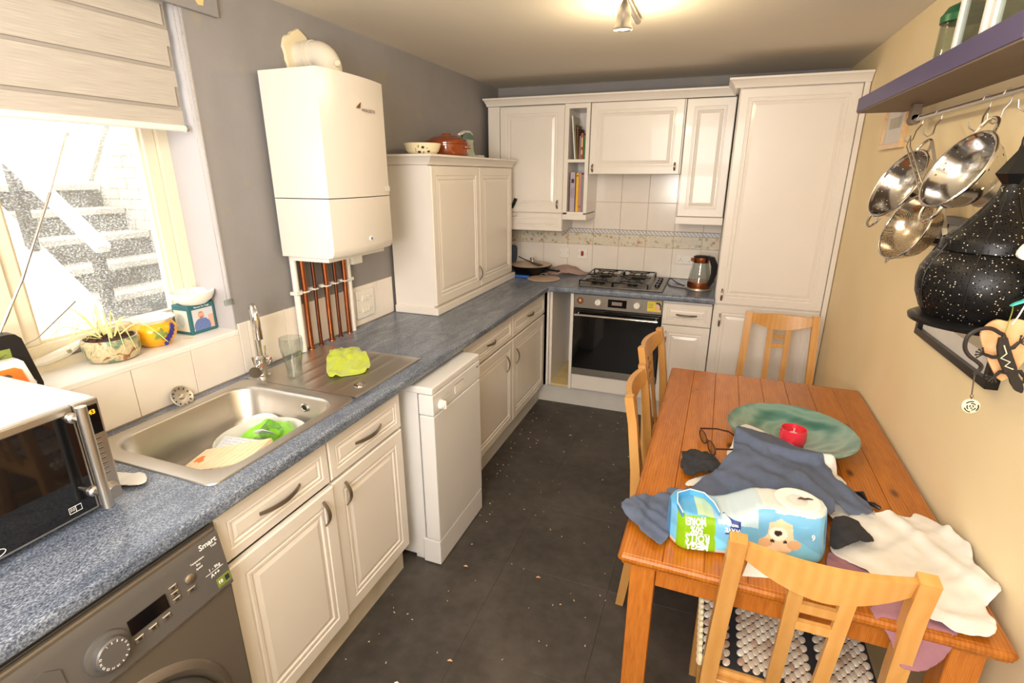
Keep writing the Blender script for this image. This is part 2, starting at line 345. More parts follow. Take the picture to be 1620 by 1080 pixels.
def tag(o, label, cat, group=None):
    # give a single-mesh thing an origin at its own base
    me = o.data; n = len(me.vertices); cx = sum(v.co.x for v in me.vertices) / n; cy = sum(v.co.y for v in me.vertices) / n; z0 = min(v.co.z for v in me.vertices)
    me.transform(Matrix.Translation((-cx, -cy, -z0))); o.location = (cx, cy, z0); LOC[o.name] = Vector((cx, cy, z0))
    o['label'] = label; o['category'] = cat
    if group: o['group'] = group
    return o
def struct(name, b, mat, **k): return obj(name, b, mat, None, kind='structure', **k)
def copy_tree(o, parent=None):
    c = o.copy(); COL.objects.link(c)
    if parent is not None: c.parent = parent
    LOC[c.name] = LOC.get(o.name, Vector())
    for ch in list(o.children): copy_tree(ch, c)
    return c
def text(name, s, O, U, V, size, mat, parent, ext=.0004, bold=0, align='CENTER', conform=None):
    cu = bpy.data.curves.new(name, 'FONT'); cu.body = s; cu.size = size; cu.extrude = ext; cu.align_x = align; cu.align_y = 'CENTER'; cu.offset = bold
    cu.resolution_u = 2
    to = bpy.data.objects.new(name + '_tmp', cu); COL.objects.link(to); dg = bpy.context.evaluated_depsgraph_get(); me = bpy.data.meshes.new_from_object(to.evaluated_get(dg)); bpy.data.objects.remove(to); 
    U = Vector(U).normalized(); V = Vector(V).normalized(); N = U.cross(V); O = Vector(O)
    base = LOC.get(parent.name, Vector()) if parent is not None else Vector()
    for v in me.vertices:
        if conform: v.co = conform(v.co.x, v.co.y, v.co.z) - base
        else: v.co = O + U * v.co.x + V * v.co.y + N * v.co.z - base
    me.materials.clear(); me.materials.append(mat)
    o = bpy.data.objects.new(name, me); COL.objects.link(o)
    if parent is not None: o.parent = parent
    LOC[o.name] = base
    return o
def rr(cx, cy, hx, hy, r, z, n=6):
    out = []
    for q, (sx, sy) in enumerate(((1, 1), (-1, 1), (-1, -1), (1, -1))):
        for i in range(n + 1):
            a = PI / 2 * q + PI / 2 * i / n; out.append((cx + sx * (hx - r) + r * math.cos(a), cy + sy * (hy - r) + r * math.sin(a), z))
    return out
def smooth_loop(pts, k=5):
    out = []; n = len(pts)
    for i in range(n):
        p0, p1, p2, p3 = pts[i - 1], pts[i], pts[(i + 1) % n], pts[(i + 2) % n]
        for j in range(k):
            t = j / k; out.append(tuple(.5 * ((2 * b) + (-a + c) * t + (2 * a - 5 * b + 4 * c - d) * t * t + (-a + 3 * b - 3 * c + d) * t ** 3) for a, b, c, d in zip(p0, p1, p2, p3)))
    return out
def cloth(name, outline, zf, mat, label, cat, s=.012, th=.003, smooth=3, group=None, parent=None):
    pts = smooth_loop(outline, smooth) if smooth > 1 else outline
    bm = bmesh.new(); f = bm.faces.new([bm.verts.new((x, y, 0)) for x, y in pts]); 
    xs = [p[0] for p in pts]; ys = [p[1] for p in pts]
    for ax, lo, hi in ((0, min(xs), max(xs)), (1, min(ys), max(ys))):
        a = lo + s
        while a < hi - s * .3:
            no = (1, 0, 0) if ax == 0 else (0, 1, 0); co = (a, 0, 0) if ax == 0 else (0, a, 0)
            bmesh.ops.bisect_plane(bm, geom=bm.verts[:] + bm.edges[:] + bm.faces[:], plane_co=co, plane_no=no); a += s
    bmesh.ops.triangulate(bm, faces=[f for f in bm.faces if len(f.verts) > 4])
    for v in bm.verts: v.co = Vector(zf(v.co.x, v.co.y))
    o = obj(name, bm, mat, parent, smooth=True, angle=180)
    if parent is None: tag(o, label, cat, group)
    md = o.modifiers.new('thickness', 'SOLIDIFY'); md.thickness = th; md.offset = 1
    sd = o.modifiers.new('smooth', 'SUBSURF'); sd.levels = 1; sd.render_levels = 1
    return o
def fbm(x, y, f, seed=0, amp=1): return noise.noise(Vector((x * f, y * f, seed))) * amp + noise.noise(Vector((x * f * 2.1, y * f * 2.1, seed + 5))) * amp * .5
def ridge(x, y, f, seed=0): return 1 - abs(noise.noise(Vector((x * f, y * f, seed)))) * 2
X, Y, Z = Vector((1, 0, 0)), Vector((0, 1, 0)), Vector((0, 0, 1))
# ================================================================== STRUCTURE
W, H = 2.338, 2.272; YB = -5.6
floor = struct('floor', B().box(-.02, W + .05, YB, .05, -.12, -.003), M['floor'])
fb = None
for i in range(5):
    for j in range(13):
        x0 = .032 + (i - .0) * .457 ; x1 = min(x0 + .4566, W); y1 = .02 - j * .457; y0 = max(y1 - .4566, YB)
        if j == 12 and y1 < YB: continue
        b = B().box(max(x0, 0), x1, y0, y1, -.003, 0, .0007, 1); o = sub('floor_tile', b, M['floor'], floor)
# walls
wl = B(); wl.box(-.26, 0, YB, -4.05, -.006, H + .1); wl.box(-.26, 0, -2.63, .1, -.006, H + .1); wl.box(-.26, 0, -4.05, -2.63, -.006, 1.075); wl.box(-.26, 0, -4.05, -2.63, 2.2, H + .1)
wall_left = struct('wall_left', wl, M['grey'])
sub('reveal_face', B().box(-.185, -.001, -2.634, -2.629, 1.09, 2.2), M['reveal'], wall_left)
struct('wall_back', B().box(-.26, W + .15, 0.0, .12, -.006, H + .1), M['grey'])
wall_right = struct('wall_right', B().box(W, W + .12, YB, .1, -.006, H + .1), M['yellow'])
struct('wall_rear', B().box(-.26, W + .12, YB - .12, YB, -.006, H + .1), M['yellow'])
ceiling = struct('ceiling', B().box(-.26, W + .12, YB - .12, .12, H, H + .1), M['ceil'])
wall_back = bpy.data.objects['wall_back']
# left wall tiles
def tile(par, p, a0, a1, b0, b1, mat=M['tile'], name='wall_tile', th=.008):
    b = B()
    if p == 'x': b.box(0.0, th, a0 + .0012, a1 - .0012, b0 + .0012, b1 - .0012, .0012, 1)
    else: b.box(a0 + .0012, a1 - .0012, -th, 0.0, b0 + .0012, b1 - .0012, .0012, 1)
    return sub(name, b, mat, par)
ys = [-4.25 + .2035 * k for k in range(8)]
sub('tile_grout', B().box(0, .004, -4.25, -2.63, .905, 1.068).box(0, .004, -2.63, -1.6, .905, 1.108), M['grout'], wall_left)
y = -2.629
while y > -4.3: tile(wall_left, 'x', y - .203, y, .912, 1.087); y -= .203
for a0, a1 in ((-2.629, -2.586), (-2.586, -2.397), (-2.397, -2.197), (-2.197, -1.997), (-1.997, -1.94), (-1.94, -1.74), (-1.74, -1.6)): tile(wall_left, 'x', a0, a1, .912, 1.112)
# back wall tiles
sub('tile_grout', B().box(0.0, 1.71, -.004, 0, .9, 1.655), M['grout'], wall_back)
x = .787 - .2 * 4
while x < 1.70:
    a0, a1 = max(x, .01), min(x + .2, 1.708)
    tile(wall_back, 'y', a0, a1, .912, 1.131); tile(wall_back, 'y', a0, a1, 1.131, 1.219, M['frieze'], 'decorated_tile'); tile(wall_back, 'y', a0, a1, 1.219, 1.251, M['rope'], 'rope_border_tile', .012)
    tile(wall_back, 'y', a0, a1, 1.253, 1.453)
    if a1 > .75 and a0 < 1.45: tile(wall_back, 'y', a0, a1, 1.453, 1.653)
    x += .2
# sill (tiled ledge)
struct('trim_1', B().box(-.19, .009, -4.05, -2.63, 1.07, 1.09, .003, 2), M['wallwhite'])
# window: frame, casements, panes, stay
win = struct('window_1', B().box(-.235, -.165, -4.05, -2.632, 1.09, 1.118).box(-.235, -.165, -2.672, -2.632, 1.118, 2.2).box(-.235, -.165, -4.05, -4.01, 1.118, 2.2).box(-.235, -.165, -3.235, -3.19, 1.118, 2.2).box(-.235, -.165, -4.05, -2.632, 2.16, 2.2), M['frame'])
for (a, b_) in ((-3.19, -2.672), (-4.01, -3.235)):
    s = B(); z0, z1 = 1.118, 2.16; x0, x1 = -.225, -.178; wd = .044
    s.box(x0, x1, a, b_, z0, z0 + .05, .004).box(x0, x1, a, b_, z1 - .04, z1, .004).box(x0, x1, a, a + wd, z0 + .05, z1 - .04, .004).box(x0, x1, b_ - wd, b_, z0 + .05, z1 - .04, .004)
    s.box(x0 + .01, x1 - .012, a + wd, b_ - wd, z0 + .05, z0 + .058).box(x0 + .01, x1 - .012, b_ - wd - .008, b_ - wd, z0 + .058, z1 - .04).box(x0 + .01, x1 - .012, a + wd, a + wd + .008, z0 + .058, z1 - .04)
    c = sub('casement', s, M['frame'], win); sub('pane', B().box(-.206, -.202, a + wd, b_ - wd, z0 + .05, z1 - .04), M['pane'], c)
st = thing('window_stay', 'white painted casement stay on the window bottom rail behind the spider plant', 'window catch', (-.16, -3.12, 1.13))
sub('stay_arm', B().tube([(-.172, -3.21, 1.122), (-.165, -3.16, 1.122), (-.16, -3.10, 1.135), (-.165, -3.05, 1.15)], [.008, .014, .016, .009], 8), M['wallwhite'], st, smooth=True)
sub('screw', B().lathe((-.146, -3.10, 1.137), [(.007, 0), (.006, .003), (0, .0035)], 12, (1, 0, 0)), M['steel'], st)

# ---- outside: basement stair, stringer, side wall, handrail
st = thing('basement_stairs', 'concrete stairs climbing outside the window', 'stairs', (-2.3, -2.2, 0))
for k in range(5):
    z1 = .92 + .165 * k; x1 = -1.86 - .215 * k
    sub('tread', B().box(x1 - .235, x1 + .02, -2.03, -1.316, z1 - .045, z1, .006, 1), M['concrete'], st)
    sub('riser', B().box(x1 - .215, x1, -2.03, -1.316, z1 - .165, z1 - .045), M['riser'], st)
sw = struct('wall_outside', B().prism([(-.28, .3), (-.28, 3.0), (-1.6, 3.0), (-2.46, 2.02), (-2.80, 1.60), (-2.80, .3)], 'y', -1.3, -1.1), M['render'])
for r in range(22):
    z0 = .95 + r * .075
    for q in range(10):
        xx = -.62 - q * .225 - (.11 if r % 2 else 0)
        top = 3.0 if xx - .215 > -1.6 else 2.02 + (xx - .215 + 2.46) * 1.14
        if z0 + .07 < top - .03: sub('brick', B().box(xx - .215, xx, -1.312, -1.30, z0, z0 + .066), M['brickw'], sw)
sub('coping', B().bar([(-.28, -1.2, 3.02), (-1.6, -1.2, 3.02), (-2.46, -1.2, 2.04), (-2.82, -1.2, 1.61)], Y, .26, .05), M['concrete'], sw)
struct('trim_2', B().box(-6, -.27, -7, 1, .2, .6), M['concrete'])
struct('wall_street', B().box(-6.2, -6.0, -9, 2, .3, 5.5), M['render'])
lw = struct('wall_stair_side', B().prism([(-.9, .2), (-.9, .20), (-2.72, 1.62), (-6, 1.62), (-6, .2)], 'y', -2.15, -2.032), M['render'])
hr = thing('stair_handrail', 'white handrail slanting up beside the outside stairs', 'handrail', (-1.6, -2.2, .9))
sub('rail', B().bar([(-1.55, -2.09, 1.247), (-3.0, -2.09, 2.37)], Y, .07, .05), M['wallwhite'], hr)
for xx in (-1.62, -2.2, -2.9): sub('post', B().box(xx - .025, xx + .025, -2.115, -2.065, .20 + (-.9 - xx) * .775, 1.24 + (-1.55 - xx) * .775), M['darksteel'], hr)
pb = thing('street_bollards', 'dark posts at the top of the outside stairs', 'post', (-4.4, -2.2, 1.58))
sub('post', B().box(-4.45, -4.35, -2.35, -2.25, 1.58, 2.9), M['riser'], pb); sub('post', B().box(-4.45, -4.35, -1.75, -1.68, 1.58, 2.8), M['riser'], pb)
struct('trim_3', B().box(-6, -2.96, -2.03, -1.0, 1.3, 1.58).box(-6, -3.2, -7, -2.15, .3, 1.62), M['concrete'])

# ---- ceiling spotlight
sp = thing('ceiling_spotlight', 'brushed metal ceiling spotlight with lit lamp hanging down', 'spotlight', (1.262, -1.88, H))
sub('mount_bar', B().tube([(1.262, -1.55, H - .02), (1.262, -2.25, H - .02)], .012, 10).lathe((1.262, -1.9, H), [(.05, 0), (.05, -.012), (.02, -.02)], 24), M['steel'], sp, smooth=True)
hd = sub('lamp_head', B().lathe((1.262, -1.88, H - .03), [(.008, 0), (.012, -.008), (.021, -.02), (.026, -.05), (.028, -.075), (.034, -.083), (.036, -.09), (.033, -.093), (.029, -.088)], 28, (.03, -.05, 1), True, False), M['steel'], sp, smooth=True)
sub('lamp_glass', B().lathe((1.26, -1.876, H - .118), [(.029, 0), (.02, -.003), (0, -.004)], 24), M['wax'], sp)
sp2 = copy_tree(sp); sp2.location = (1.262, -2.75, H); sp2['label'] = 'brushed metal ceiling spotlight behind the camera view'
for (lx, ly) in ((1.262, -1.75), (1.262, -2.95)):
    l = bpy.data.lights.new('ceiling_lamp', 'POINT'); l.energy = 12; l.color = (1, .8, .5); l.shadow_soft_size = .05; lo = bpy.data.objects.new('ceiling_lamp', l); COL.objects.link(lo); lo.location = (lx, ly, H - .16)

# ================================================================== WORKTOP
wt = B(); XF, ZT, TH = .62, .91, .04
xs = [.0, .075, .53, XF - .02]; ysw = [-4.6, -3.235, -2.26, -.62]
def slab(b, x0, x1, y0, y1): b.box(x0, x1, y0, y1, ZT - TH, ZT)
slab(wt, 0.009, .075, -4.6, -.009); slab(wt, .075, .53, -4.6, -3.235); slab(wt, .075, .53, -2.26, -.009); slab(wt, .53, XF - .02, -4.6, -.009); slab(wt, XF - .02, 1.708, -XF + .02, -.009)
nose = [(0, 0)] + [(.02 - .012 + .012 * math.sin(a), -.012 + .012 * math.cos(a)) for a in [PI / 2 * i / 5 for i in range(6)]] + [(.02 - .012 + .012 * math.cos(a), -TH + .012 - .012 * math.sin(a)) for a in [PI / 2 * i / 5 for i in range(6)]] + [(0, -TH)]
wt.loft([[(XF - .02 + u, yy - (u if yy > -1 else 0), ZT + v) for u, v in nose] for yy in (-4.6, -XF + .02)])
wt.loft([[(xx + (u if xx < 1 else 0), -XF + .02 - u, ZT + v) for u, v in nose] for xx in (XF - .02, 1.708)])
bmesh.ops.remove_doubles(wt.bm, verts=wt.bm.verts, dist=.00005)
worktop = tag(obj('worktop', wt, M['top'], smooth=True), 'L-shaped mottled blue-grey laminate kitchen worktop with rounded edge', 'worktop')

# ================================================================== CABINETS
DP = [(0, 0), (0, .015), (.004, .019), (.046, .019), (.049, .0155), (.054, .0155), (.058, .0175), (.066, .0175), (.07, .013), (.088, .0175), (.09, .0175)]
def dpl(sc=1.0): return [(a * sc if i > 2 else a, d) for i, (a, d) in enumerate(DP)]
def bow(O, A, N, L, wd=.014, th=.004, h=.02):
    O, A, N = map(Vector, (O, A, N)); C = A.cross(N); n = 10; pts = []; ws = []
    for i in range(n + 1):
        t = -1 + 2 * i / n; pts.append(O + A * (L / 2 * t) + N * (h * (1 - t * t) + .002)); ws.append(wd * (1 - .35 * t * t))
    return B().bar(pts, C, ws, th)
def front(name, par, O, U, V, N, w, h, sc=1.0, handle=None, mat=None, hl=.1, label=None):
    f = sub(name, B().panel(O, U, V, N, w, h, dpl(sc)), mat or M['cream'], par)
    if label: f['label'] = label
    if handle:
        hu, hv, ax = handle; A = Vector(U) if ax == 'u' else Vector(V)
        sub('handle', bow(Vector(O) + Vector(U) * hu + Vector(V) * hv + Vector(N) * .018, A, N, hl), M['pewter'], f, smooth=True)
    return f
# sink base cabinet: y -3.28..-2.46
LX = .583 - .019
c = thing('sink_base_cabinet', 'cream base cabinet under the sink with two drawers over two doors', 'cabinet', (.3, -2.86, 0))
sub('carcass', B().box(.03, LX - .001, -3.283, -3.265, .15, .868).box(.03, LX - .001, -2.465, -2.447, .15, .868).box(.03, LX - .02, -3.265, -2.465, .15, .168).box(.01, .03, -3.283, -2.447, .15, .868).box(LX - .02, LX - .001, -3.265, -2.465, .85, .868), M['creamside'], c)
for k, (y0, y1, hy) in enumerate(((-3.275, -2.872, .35), (-2.866, -2.458, .058))):
    sx = .008 if k == 0 else 0
    front('door', c, (LX + sx, y0, .15), Y, Z, X, y1 - y0, .545, 1.0, (hy, .475, 'v'), hl=.09)
    front('drawer_front', c, (LX, y0, .706), Y, Z, X, y1 - y0, .142, .62, ((y1 - y0) / 2, .07, 'u'), hl=.15)
# cabinet beyond dishwasher
c = thing('corner_base_cabinet', 'cream base cabinet between dishwasher and corner with two drawers and two doors', 'cabinet', (.3, -1.23, 0))
sub('carcass', B().box(.03, LX - .001, -1.90, -1.882, .15, .868).box(.03, LX - .001, -1.882, -.595, .15, .168).box(.01, .03, -1.9, -.6, .15, .868).box(.03, .6, -.577, -.56, .15, .868).box(LX - .001, .615, -.577, -.56, .15, .868), M['creamside'], c)
for k, (y0, y1) in enumerate(((-1.885, -1.227), (-1.221, -.58))):
    front('door', c, (LX, y0, .15), Y, Z, X, y1 - y0, .545, 1.0, ((.56, .42, 'v') if k == 0 else (.058, .42, 'v')), hl=.1)
    front('drawer_front', c, (LX, y0, .706), Y, Z, X, y1 - y0, .142, .62, ((y1 - y0) / 2, .07, 'u'), hl=.11)
# plinths
tag(obj('plinth', B().box(.515, .533, -3.283, -2.447, 0, .15), M['plinth']), 'grubby beige plinth under the sink cabinet', 'plinth')
tag(obj('plinth', B().box(.515, .533, -1.90, -.53, 0, .15), M['plinthw']), 'off-white plinth beneath the corner base cabinet', 'plinth')
tag(obj('plinth', B().box(.533, 2.31, -.53, -.512, 0, .15), M['plinthw']), 'white plinth beneath the oven run', 'plinth')
# open filler unit in corner
c = thing('open_corner_filler', 'narrow open cream cabinet with yellow stained base left of the oven', 'cabinet', (.7, -.3, .15))
sub('side_panel', B().box(.617, .635, -.56, -.03, .15, .868), M['creamside'], c); sub('side_panel', B().box(.775, .795, -.585, -.03, .15, .868), M['cream'], c)
sub('back_panel', B().box(.635, .775, -.045, -.03, .168, .868), M['creamside'], c); sub('base_board', B().box(.635, .775, -.57, -.045, .15, .168), M['yellowwood'], c)
# oven
FY = -.58
c = thing('built_in_oven', 'built-in electric oven with steel control strip and black glass door', 'oven', (1.1, -.3, .268))
sub('body', B().box(.80, 1.39, FY + .022, -.05, .27, .862), M['darksteel'], c)
fas = sub('control_panel', B().box(.797, 1.393, FY - .0, FY + .02, .765, .862, .002), M['ovensteel'], c)
for xk in (.965, 1.228): sub('knob', B().lathe((xk, FY, .815), [(.021, 0), (.02, .014), (.0, .0142)], 24, (0, -1, 0)).box(xk - .004, xk + .004, FY - .02, FY - .01, .797, .838, .001, 1), M['whiteplastic'], fas, smooth=True)
sub('display', B().box(1.033, 1.16, FY - .003, FY, .787, .843), M['display'], fas)
sub('display_segments', B().box(1.06, 1.13, FY - .0036, FY - .003, .803, .827), M['grey_ink'], fas)
dr = sub('door', B().box(.799, 1.391, FY - .012, FY + .018, .272, .76, .003), M['blackglass'], c)
sub('door_bottom_strip', B().box(.8, 1.39, FY - .015, FY - .011, .272, .323), M['ovensteel'], dr)
sub('handle', B().tube([(.815, FY - .05, .725), (1.375, FY - .05, .725)], .0095, 14).cyl((.83, FY - .01, .725), (.83, FY - .05, .725), .006).cyl((1.36, FY - .01, .725), (1.36, FY - .05, .725), .006), M['chrome'], dr, smooth=True)
text('brand_text', 'Hotpoint', (1.10, FY - .0155, .297), X, Z, .014, M['grey_ink'], dr)
c = thing('oven_housing', 'cream housing panel below the built-in oven', 'cabinet', (1.1, -.3, .15))
sub('lower_panel', B().box(.797, 1.393, FY - .002, FY + .016, .155, .268, .002), M['cream'], c); sub('shelf', B().box(.795, 1.395, FY + .02, -.04, .16, .265), M['creamside'], c)
mg = thing('round_magnet', 'round brown picture magnet stuck on the oven panel left end', 'magnet', (.84, FY, .818)); sub('disc', B().lathe((.84, FY, .818), [(.024, 0), (.024, .004), (0, .0045)], 24, (0, -1, 0)), M['brownprint'], mg); sub('portrait_spot', B().lathe((.84, FY - .0045, .82), [(.008, 0), (0, .0008)], 16, (0, -1, 0), sy=1.4), M['skin'], mg)
mg = thing('cartoon_magnet', 'yellow rectangular comic magnet on the oven panel right end', 'magnet', (1.344, FY, .783)); sub('card', B().box(1.297, 1.387, FY - .004, FY, .783, .85, .001, 1), M['magnet'], mg)
sub('face', B().lathe((1.362, FY - .004, .815), [(.017, 0), (0, .001)], 18, (0, -1, 0), sy=1.35), M['skin'], mg); sub('hair', B().prism([(1.346, .84), (1.358, .848), (1.378, .846), (1.386, .83), (1.386, .80), (1.38, .795), (1.378, .825), (1.366, .836)], 'y', FY - .0065, FY - .005), M['dark_ink'], mg)
for k in range(3): sub('caption_line', B().box(1.303, 1.335, FY - .005, FY - .004, .832 - k * .012, .836 - k * .012), M['green'], mg)
# drawer unit right of oven
c = thing('drawer_base_cabinet', 'narrow cream base cabinet with one drawer over a door right of the oven', 'cabinet', (1.55, -.3, .15))
sub('carcass', B().box(1.396, 1.7, FY + .012, -.04, .15, .868), M['creamside'], c)
front('drawer_front', c, (1.399, -.571, .708), X, Z, -Y, .303, .144, .62, (.15, .072, 'u'), hl=.13); front('door', c, (1.399, -.571, .15), X, Z, -Y, .303, .552, 1.0, (.03, .47, 'v'), hl=.09)
# tall unit
c = thing('tall_fridge_cabinet', 'tall cream cabinet housing with a large upper door and lower door beside the yellow wall', 'cabinet', (2.0, -.3, .15))
sub('carcass', B().box(1.708, 1.726, -.572, -.005, .15, 2.112).box(2.288, 2.306, -.572, -.005, .15, 2.112).box(1.726, 2.288, -.572, -.005, 2.094, 2.112).box(1.726, 2.288, -.572, -.005, .15, .168).box(1.726, 2.288, -.03, -.005, .168, 2.094).box(1.726, 2.288, -.572, -.005, .86, .878), M['creamside'], c)
front('upper_door', c, (1.71, -.571, .874), X, Z, -Y, .594, 1.233, 1.0, (.035, .06, 'v'), hl=.075); front('lower_door', c, (1.71, -.571, .15), X, Z, -Y, .594, .716, 1.0, (.04, .62, 'v'), hl=.085)
sub('end_filler', B().box(2.307, 2.334, -.592, -.005, .15, 2.112, .002, 1), M['cream'], c)
# cornice profile helper
def cornice_prof(h=.05, d=.045): return [(0, 0), (.012, 0), (.015, h * .2), (.02, h * .35), (d * .7, h * .62), (d * .85, h * .75), (d, h * .8), (d, h), (0, h)]
def cornice(path, z, nrm):  # path of (x,y), outward dirs per point
    return [[(px + n[0] * u, py + n[1] * u, z + v) for u, v in cornice_prof()] for (px, py), n in zip(path, nrm)]
UY = -.32
cb = B().loft(cornice([(.05, -.0), (.05, UY - .0), (1.69, UY), ], 2.106, [(-.0, 0), (-.5, -1), (0, -1)]))
tag(obj('cornice', cb, M['cream'], smooth=True, angle=25), 'cream moulded cornice along the top of the wall cabinets', 'cornice')
cb = B().loft(cornice([(1.69, -.33), (1.69, -.59), (2.334, -.59)], 2.11, [(-1, 0), (-1, -1), (0, -1)]))
cb.box(1.69, 2.334, -.59, -.01, 2.1125, 2.13)
tag(obj('cornice', cb, M['cream'], smooth=True, angle=25), 'cream moulded cornice crowning the tall fridge cabinet', 'cornice')
# wall cabinets
def wallcab(name, label, x0, x1, z0, z1, y1=-.302):
    c = thing(name, label, 'cabinet', ((x0 + x1) / 2, -.15, z0)); sub('carcass', B().box(x0, x1, y1, -.013, z0, z1), M['creamside'], c); return c
c = wallcab('corner_wall_cabinet', 'left-hand cream wall cabinet with a door above a shallow flap', .06, .619, 1.30, 2.104)
front('door', c, (.142, -.301, 1.385), X, Z, -Y, .476, .715, 1.0, (.44, .06, 'v'), hl=.06); sub('corner_post', B().box(.05, .138, -.318, -.302, 1.25, 2.104), M['cream'], c)
front('flap', c, (.142, -.301, 1.255), X, Z, -Y, .476, .125, .6); sub('flap_box', B().box(.142, .618, -.3, -.013, 1.258, 1.30), M['creamside'], c)
c = thing('open_wall_shelf_unit', 'narrow open cream shelf unit holding books between the wall cabinets', 'shelf unit', (.71, -.15, 1.34))
sub('side_panel', B().box(.622, .652, -.325, -.013, 1.39, 2.104), M['cream'], c); sub('side_panel', B().box(.772, .797, -.325, -.013, 1.39, 2.104), M['cream'], c)
sub('back_panel', B().box(.652, .772, -.02, -.013, 1.39, 2.104), M['creamside'], c); sub('shelf', B().box(.652, .772, -.32, -.02, 1.73, 1.75), M['cream'], c); sub('shelf', B().box(.652, .772, -.32, -.02, 1.378, 1.396), M['cream'], c); sub('top_rail', B().box(.652, .772, -.32, -.02, 2.075, 2.104), M['cream'], c)
sub('light_pelmet', B().box(.622, .797, -.33, -.013, 1.34, 1.378, .004), M['cream'], c)
c = wallcab('extractor_wall_cabinet', 'wide cream extractor wall cabinet above the hob', .80, 1.408, 1.655, 2.104, -.305)
front('door', c, (.802, -.303, 1.652), X, Z, -Y, .598, .452, 1.0, (.025, .04, 'v'), hl=.05); sub('handle', bow((1.37, -.322, 1.70), Z, -Y, .05), M['pewter'], c, smooth=True)
c = wallcab('right_wall_cabinet', 'narrow cream wall cabinet with tall door left of the fridge cabinet', 1.412, 1.70, 1.385, 2.104)
front('door', c, (1.413, -.301, 1.385), X, Z, -Y, .287, .717, 1.0); sub('light_pelmet', B().box(1.405, 1.703, -.335, -.013, 1.335, 1.383, .004), M['cream'], c)

# worktop cupboard
c = thing('worktop_cupboard', 'tall cream two-door cupboard standing on the worktop beside the boiler', 'cupboard', (.14, -1.0, .911))
sub('carcass', B().box(.02, .262, -1.592, -.45, .952, 1.695), M['creamside'], c)
sub('base_moulding', B().box(.02, .292, -1.606, -.41, .911, .952, .004), M['cream'], c)
front('door', c, (.262, -1.592, .962), Y, Z, X, .587, .728, 1.0); d = front('door', c, (.262, -1.0, .962), Y, Z, X, .55, .728, 1.0)
sub('handle', bow((.281, -1.03, 1.05), Z, X, .09), M['pewter'], d, smooth=True)
cb = B().loft(cornice([(.02, -1.592), (.265, -1.592), (.265, -.43)], 1.696, [(0, -1), (1, -1), (1, 0)])); cb.box(.02, .265, -1.592, -.42, 1.7, 1.745)
sub('cornice', cb, M['cream'], c, smooth=True, angle=25)
for (yy, zz) in ((-1.592, 1.02), (-1.592, .985)): pass

# ================================================================== APPLIANCES
# dishwasher
c = thing('dishwasher', 'slim white dishwasher pulled forward from under the worktop', 'dishwasher', (.4, -2.155, 0))
y0, y1 = -2.382, -1.932
sub('body', B().box(.07, .612, y0 + .006, y1 - .006, .03, .818).box(.55, .60, y0 + .02, y1 - .02, 0, .03), M['white'], c)
sub('top', B().box(.07, .684, y0, y1, .819, .85, .006), M['white'], c)
dr = sub('door', B().box(.618, .685, y0 + .002, y1 - .002, .128, .725, .005), M['white'], c)
cp = sub('control_panel', B().box(.618, .685, y0 + .001, y1 - .001, .729, .817, .004), M['white'], c)
sub('kick_panel', B().box(.60, .684, y0 + .002, y1 - .002, .005, .125, .004), M['white'], c)
sub('programme_knob', B().lathe((.685, y0 + .062, .758), [(.021, 0), (.019, .015), (.014, .017), (.013, .022), (0, .022)], 24, (1, 0, 0)).box(.70, .712, y0 + .058, y0 + .066, .74, .776, .002, 1), M['whiteplastic'], cp, smooth=True)
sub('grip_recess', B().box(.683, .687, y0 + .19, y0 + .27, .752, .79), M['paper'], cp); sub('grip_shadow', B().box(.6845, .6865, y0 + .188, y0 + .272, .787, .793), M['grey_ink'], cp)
for i in range(4):
    for j in range(2): sub('indicator', B().box(.685, .6855, y0 + .105 + i * .018, y0 + .108 + i * .018, .76 + j * .016, .763 + j * .016), M['grey_ink'], cp)
text('badge_text', 'Beko', (.6858, y1 - .028, .795), Y, Z, .012, M['grey_ink'], cp)
# washing machine
c = thing('washing_machine', 'graphite front-loading washing machine under the worktop', 'washing machine', (.35, -3.587, 0))
y0, y1 = -3.883, -3.287
sub('body', B().box(.06, .60, y0, y1, .012, .845, .006).box(.1, .55, y0 + .03, y1 - .03, 0, .012), M['wmbody'], c)
sub('front_face', B().box(.598, .62, y0, y1, .012, .688, .006), M['wmbody'], c)
def facez(z): return .622 - .020 * ((z - .688) / .157)
fp = sub('fascia', B().prism([(.595, .691), (.624, .691), (.622, .70), (.606, .81), (.600, .832), (.588, .846), (.50, .848), (.50, .80)], 'y', y0, y1), M['wmpanel'], c, smooth=True)
sub('fascia_trim', B().box(.600, .6255, y0, y1, .6875, .6905), M['steel'], c)
def PX(y, z, d=0): return Vector((.6225 - (z - .70) * .1455 + d, y, z))
FU, FV = Y, Vector((-.144, 0, .99)); FN = Vector((.99, 0, .144))
dial = sub('dial', B().lathe(PX(-3.563, .75), [(.042, 0), (.041, .006), (.033, .008), (.031, .02), (.028, .023), (0, .023)], 40, FN), M['wmpanel'], fp, smooth=True)
for k in range(15):
    a = PI / 2 - k * 2 * PI / 16 * .98; r = .0365
    text('dial_numeral', str(k + 1) if k else '1', PX(-3.563, .75) + FU * math.cos(a + .3) * .025 + FV * math.sin(a + .3) * .025 + FN * .0232, FU * math.sin(a + .3) - FV * math.cos(a + .3), FU * math.cos(a + .3) + FV * math.sin(a + .3), .0062, M['white_ink'], dial)
sub('display', B().loft([[PX(a, b, d) for a, b in ((-3.517, .744), (-3.436, .744), (-3.436, .778), (-3.517, .778))] for d in (-.002, .0022)]), M['display'], fp)
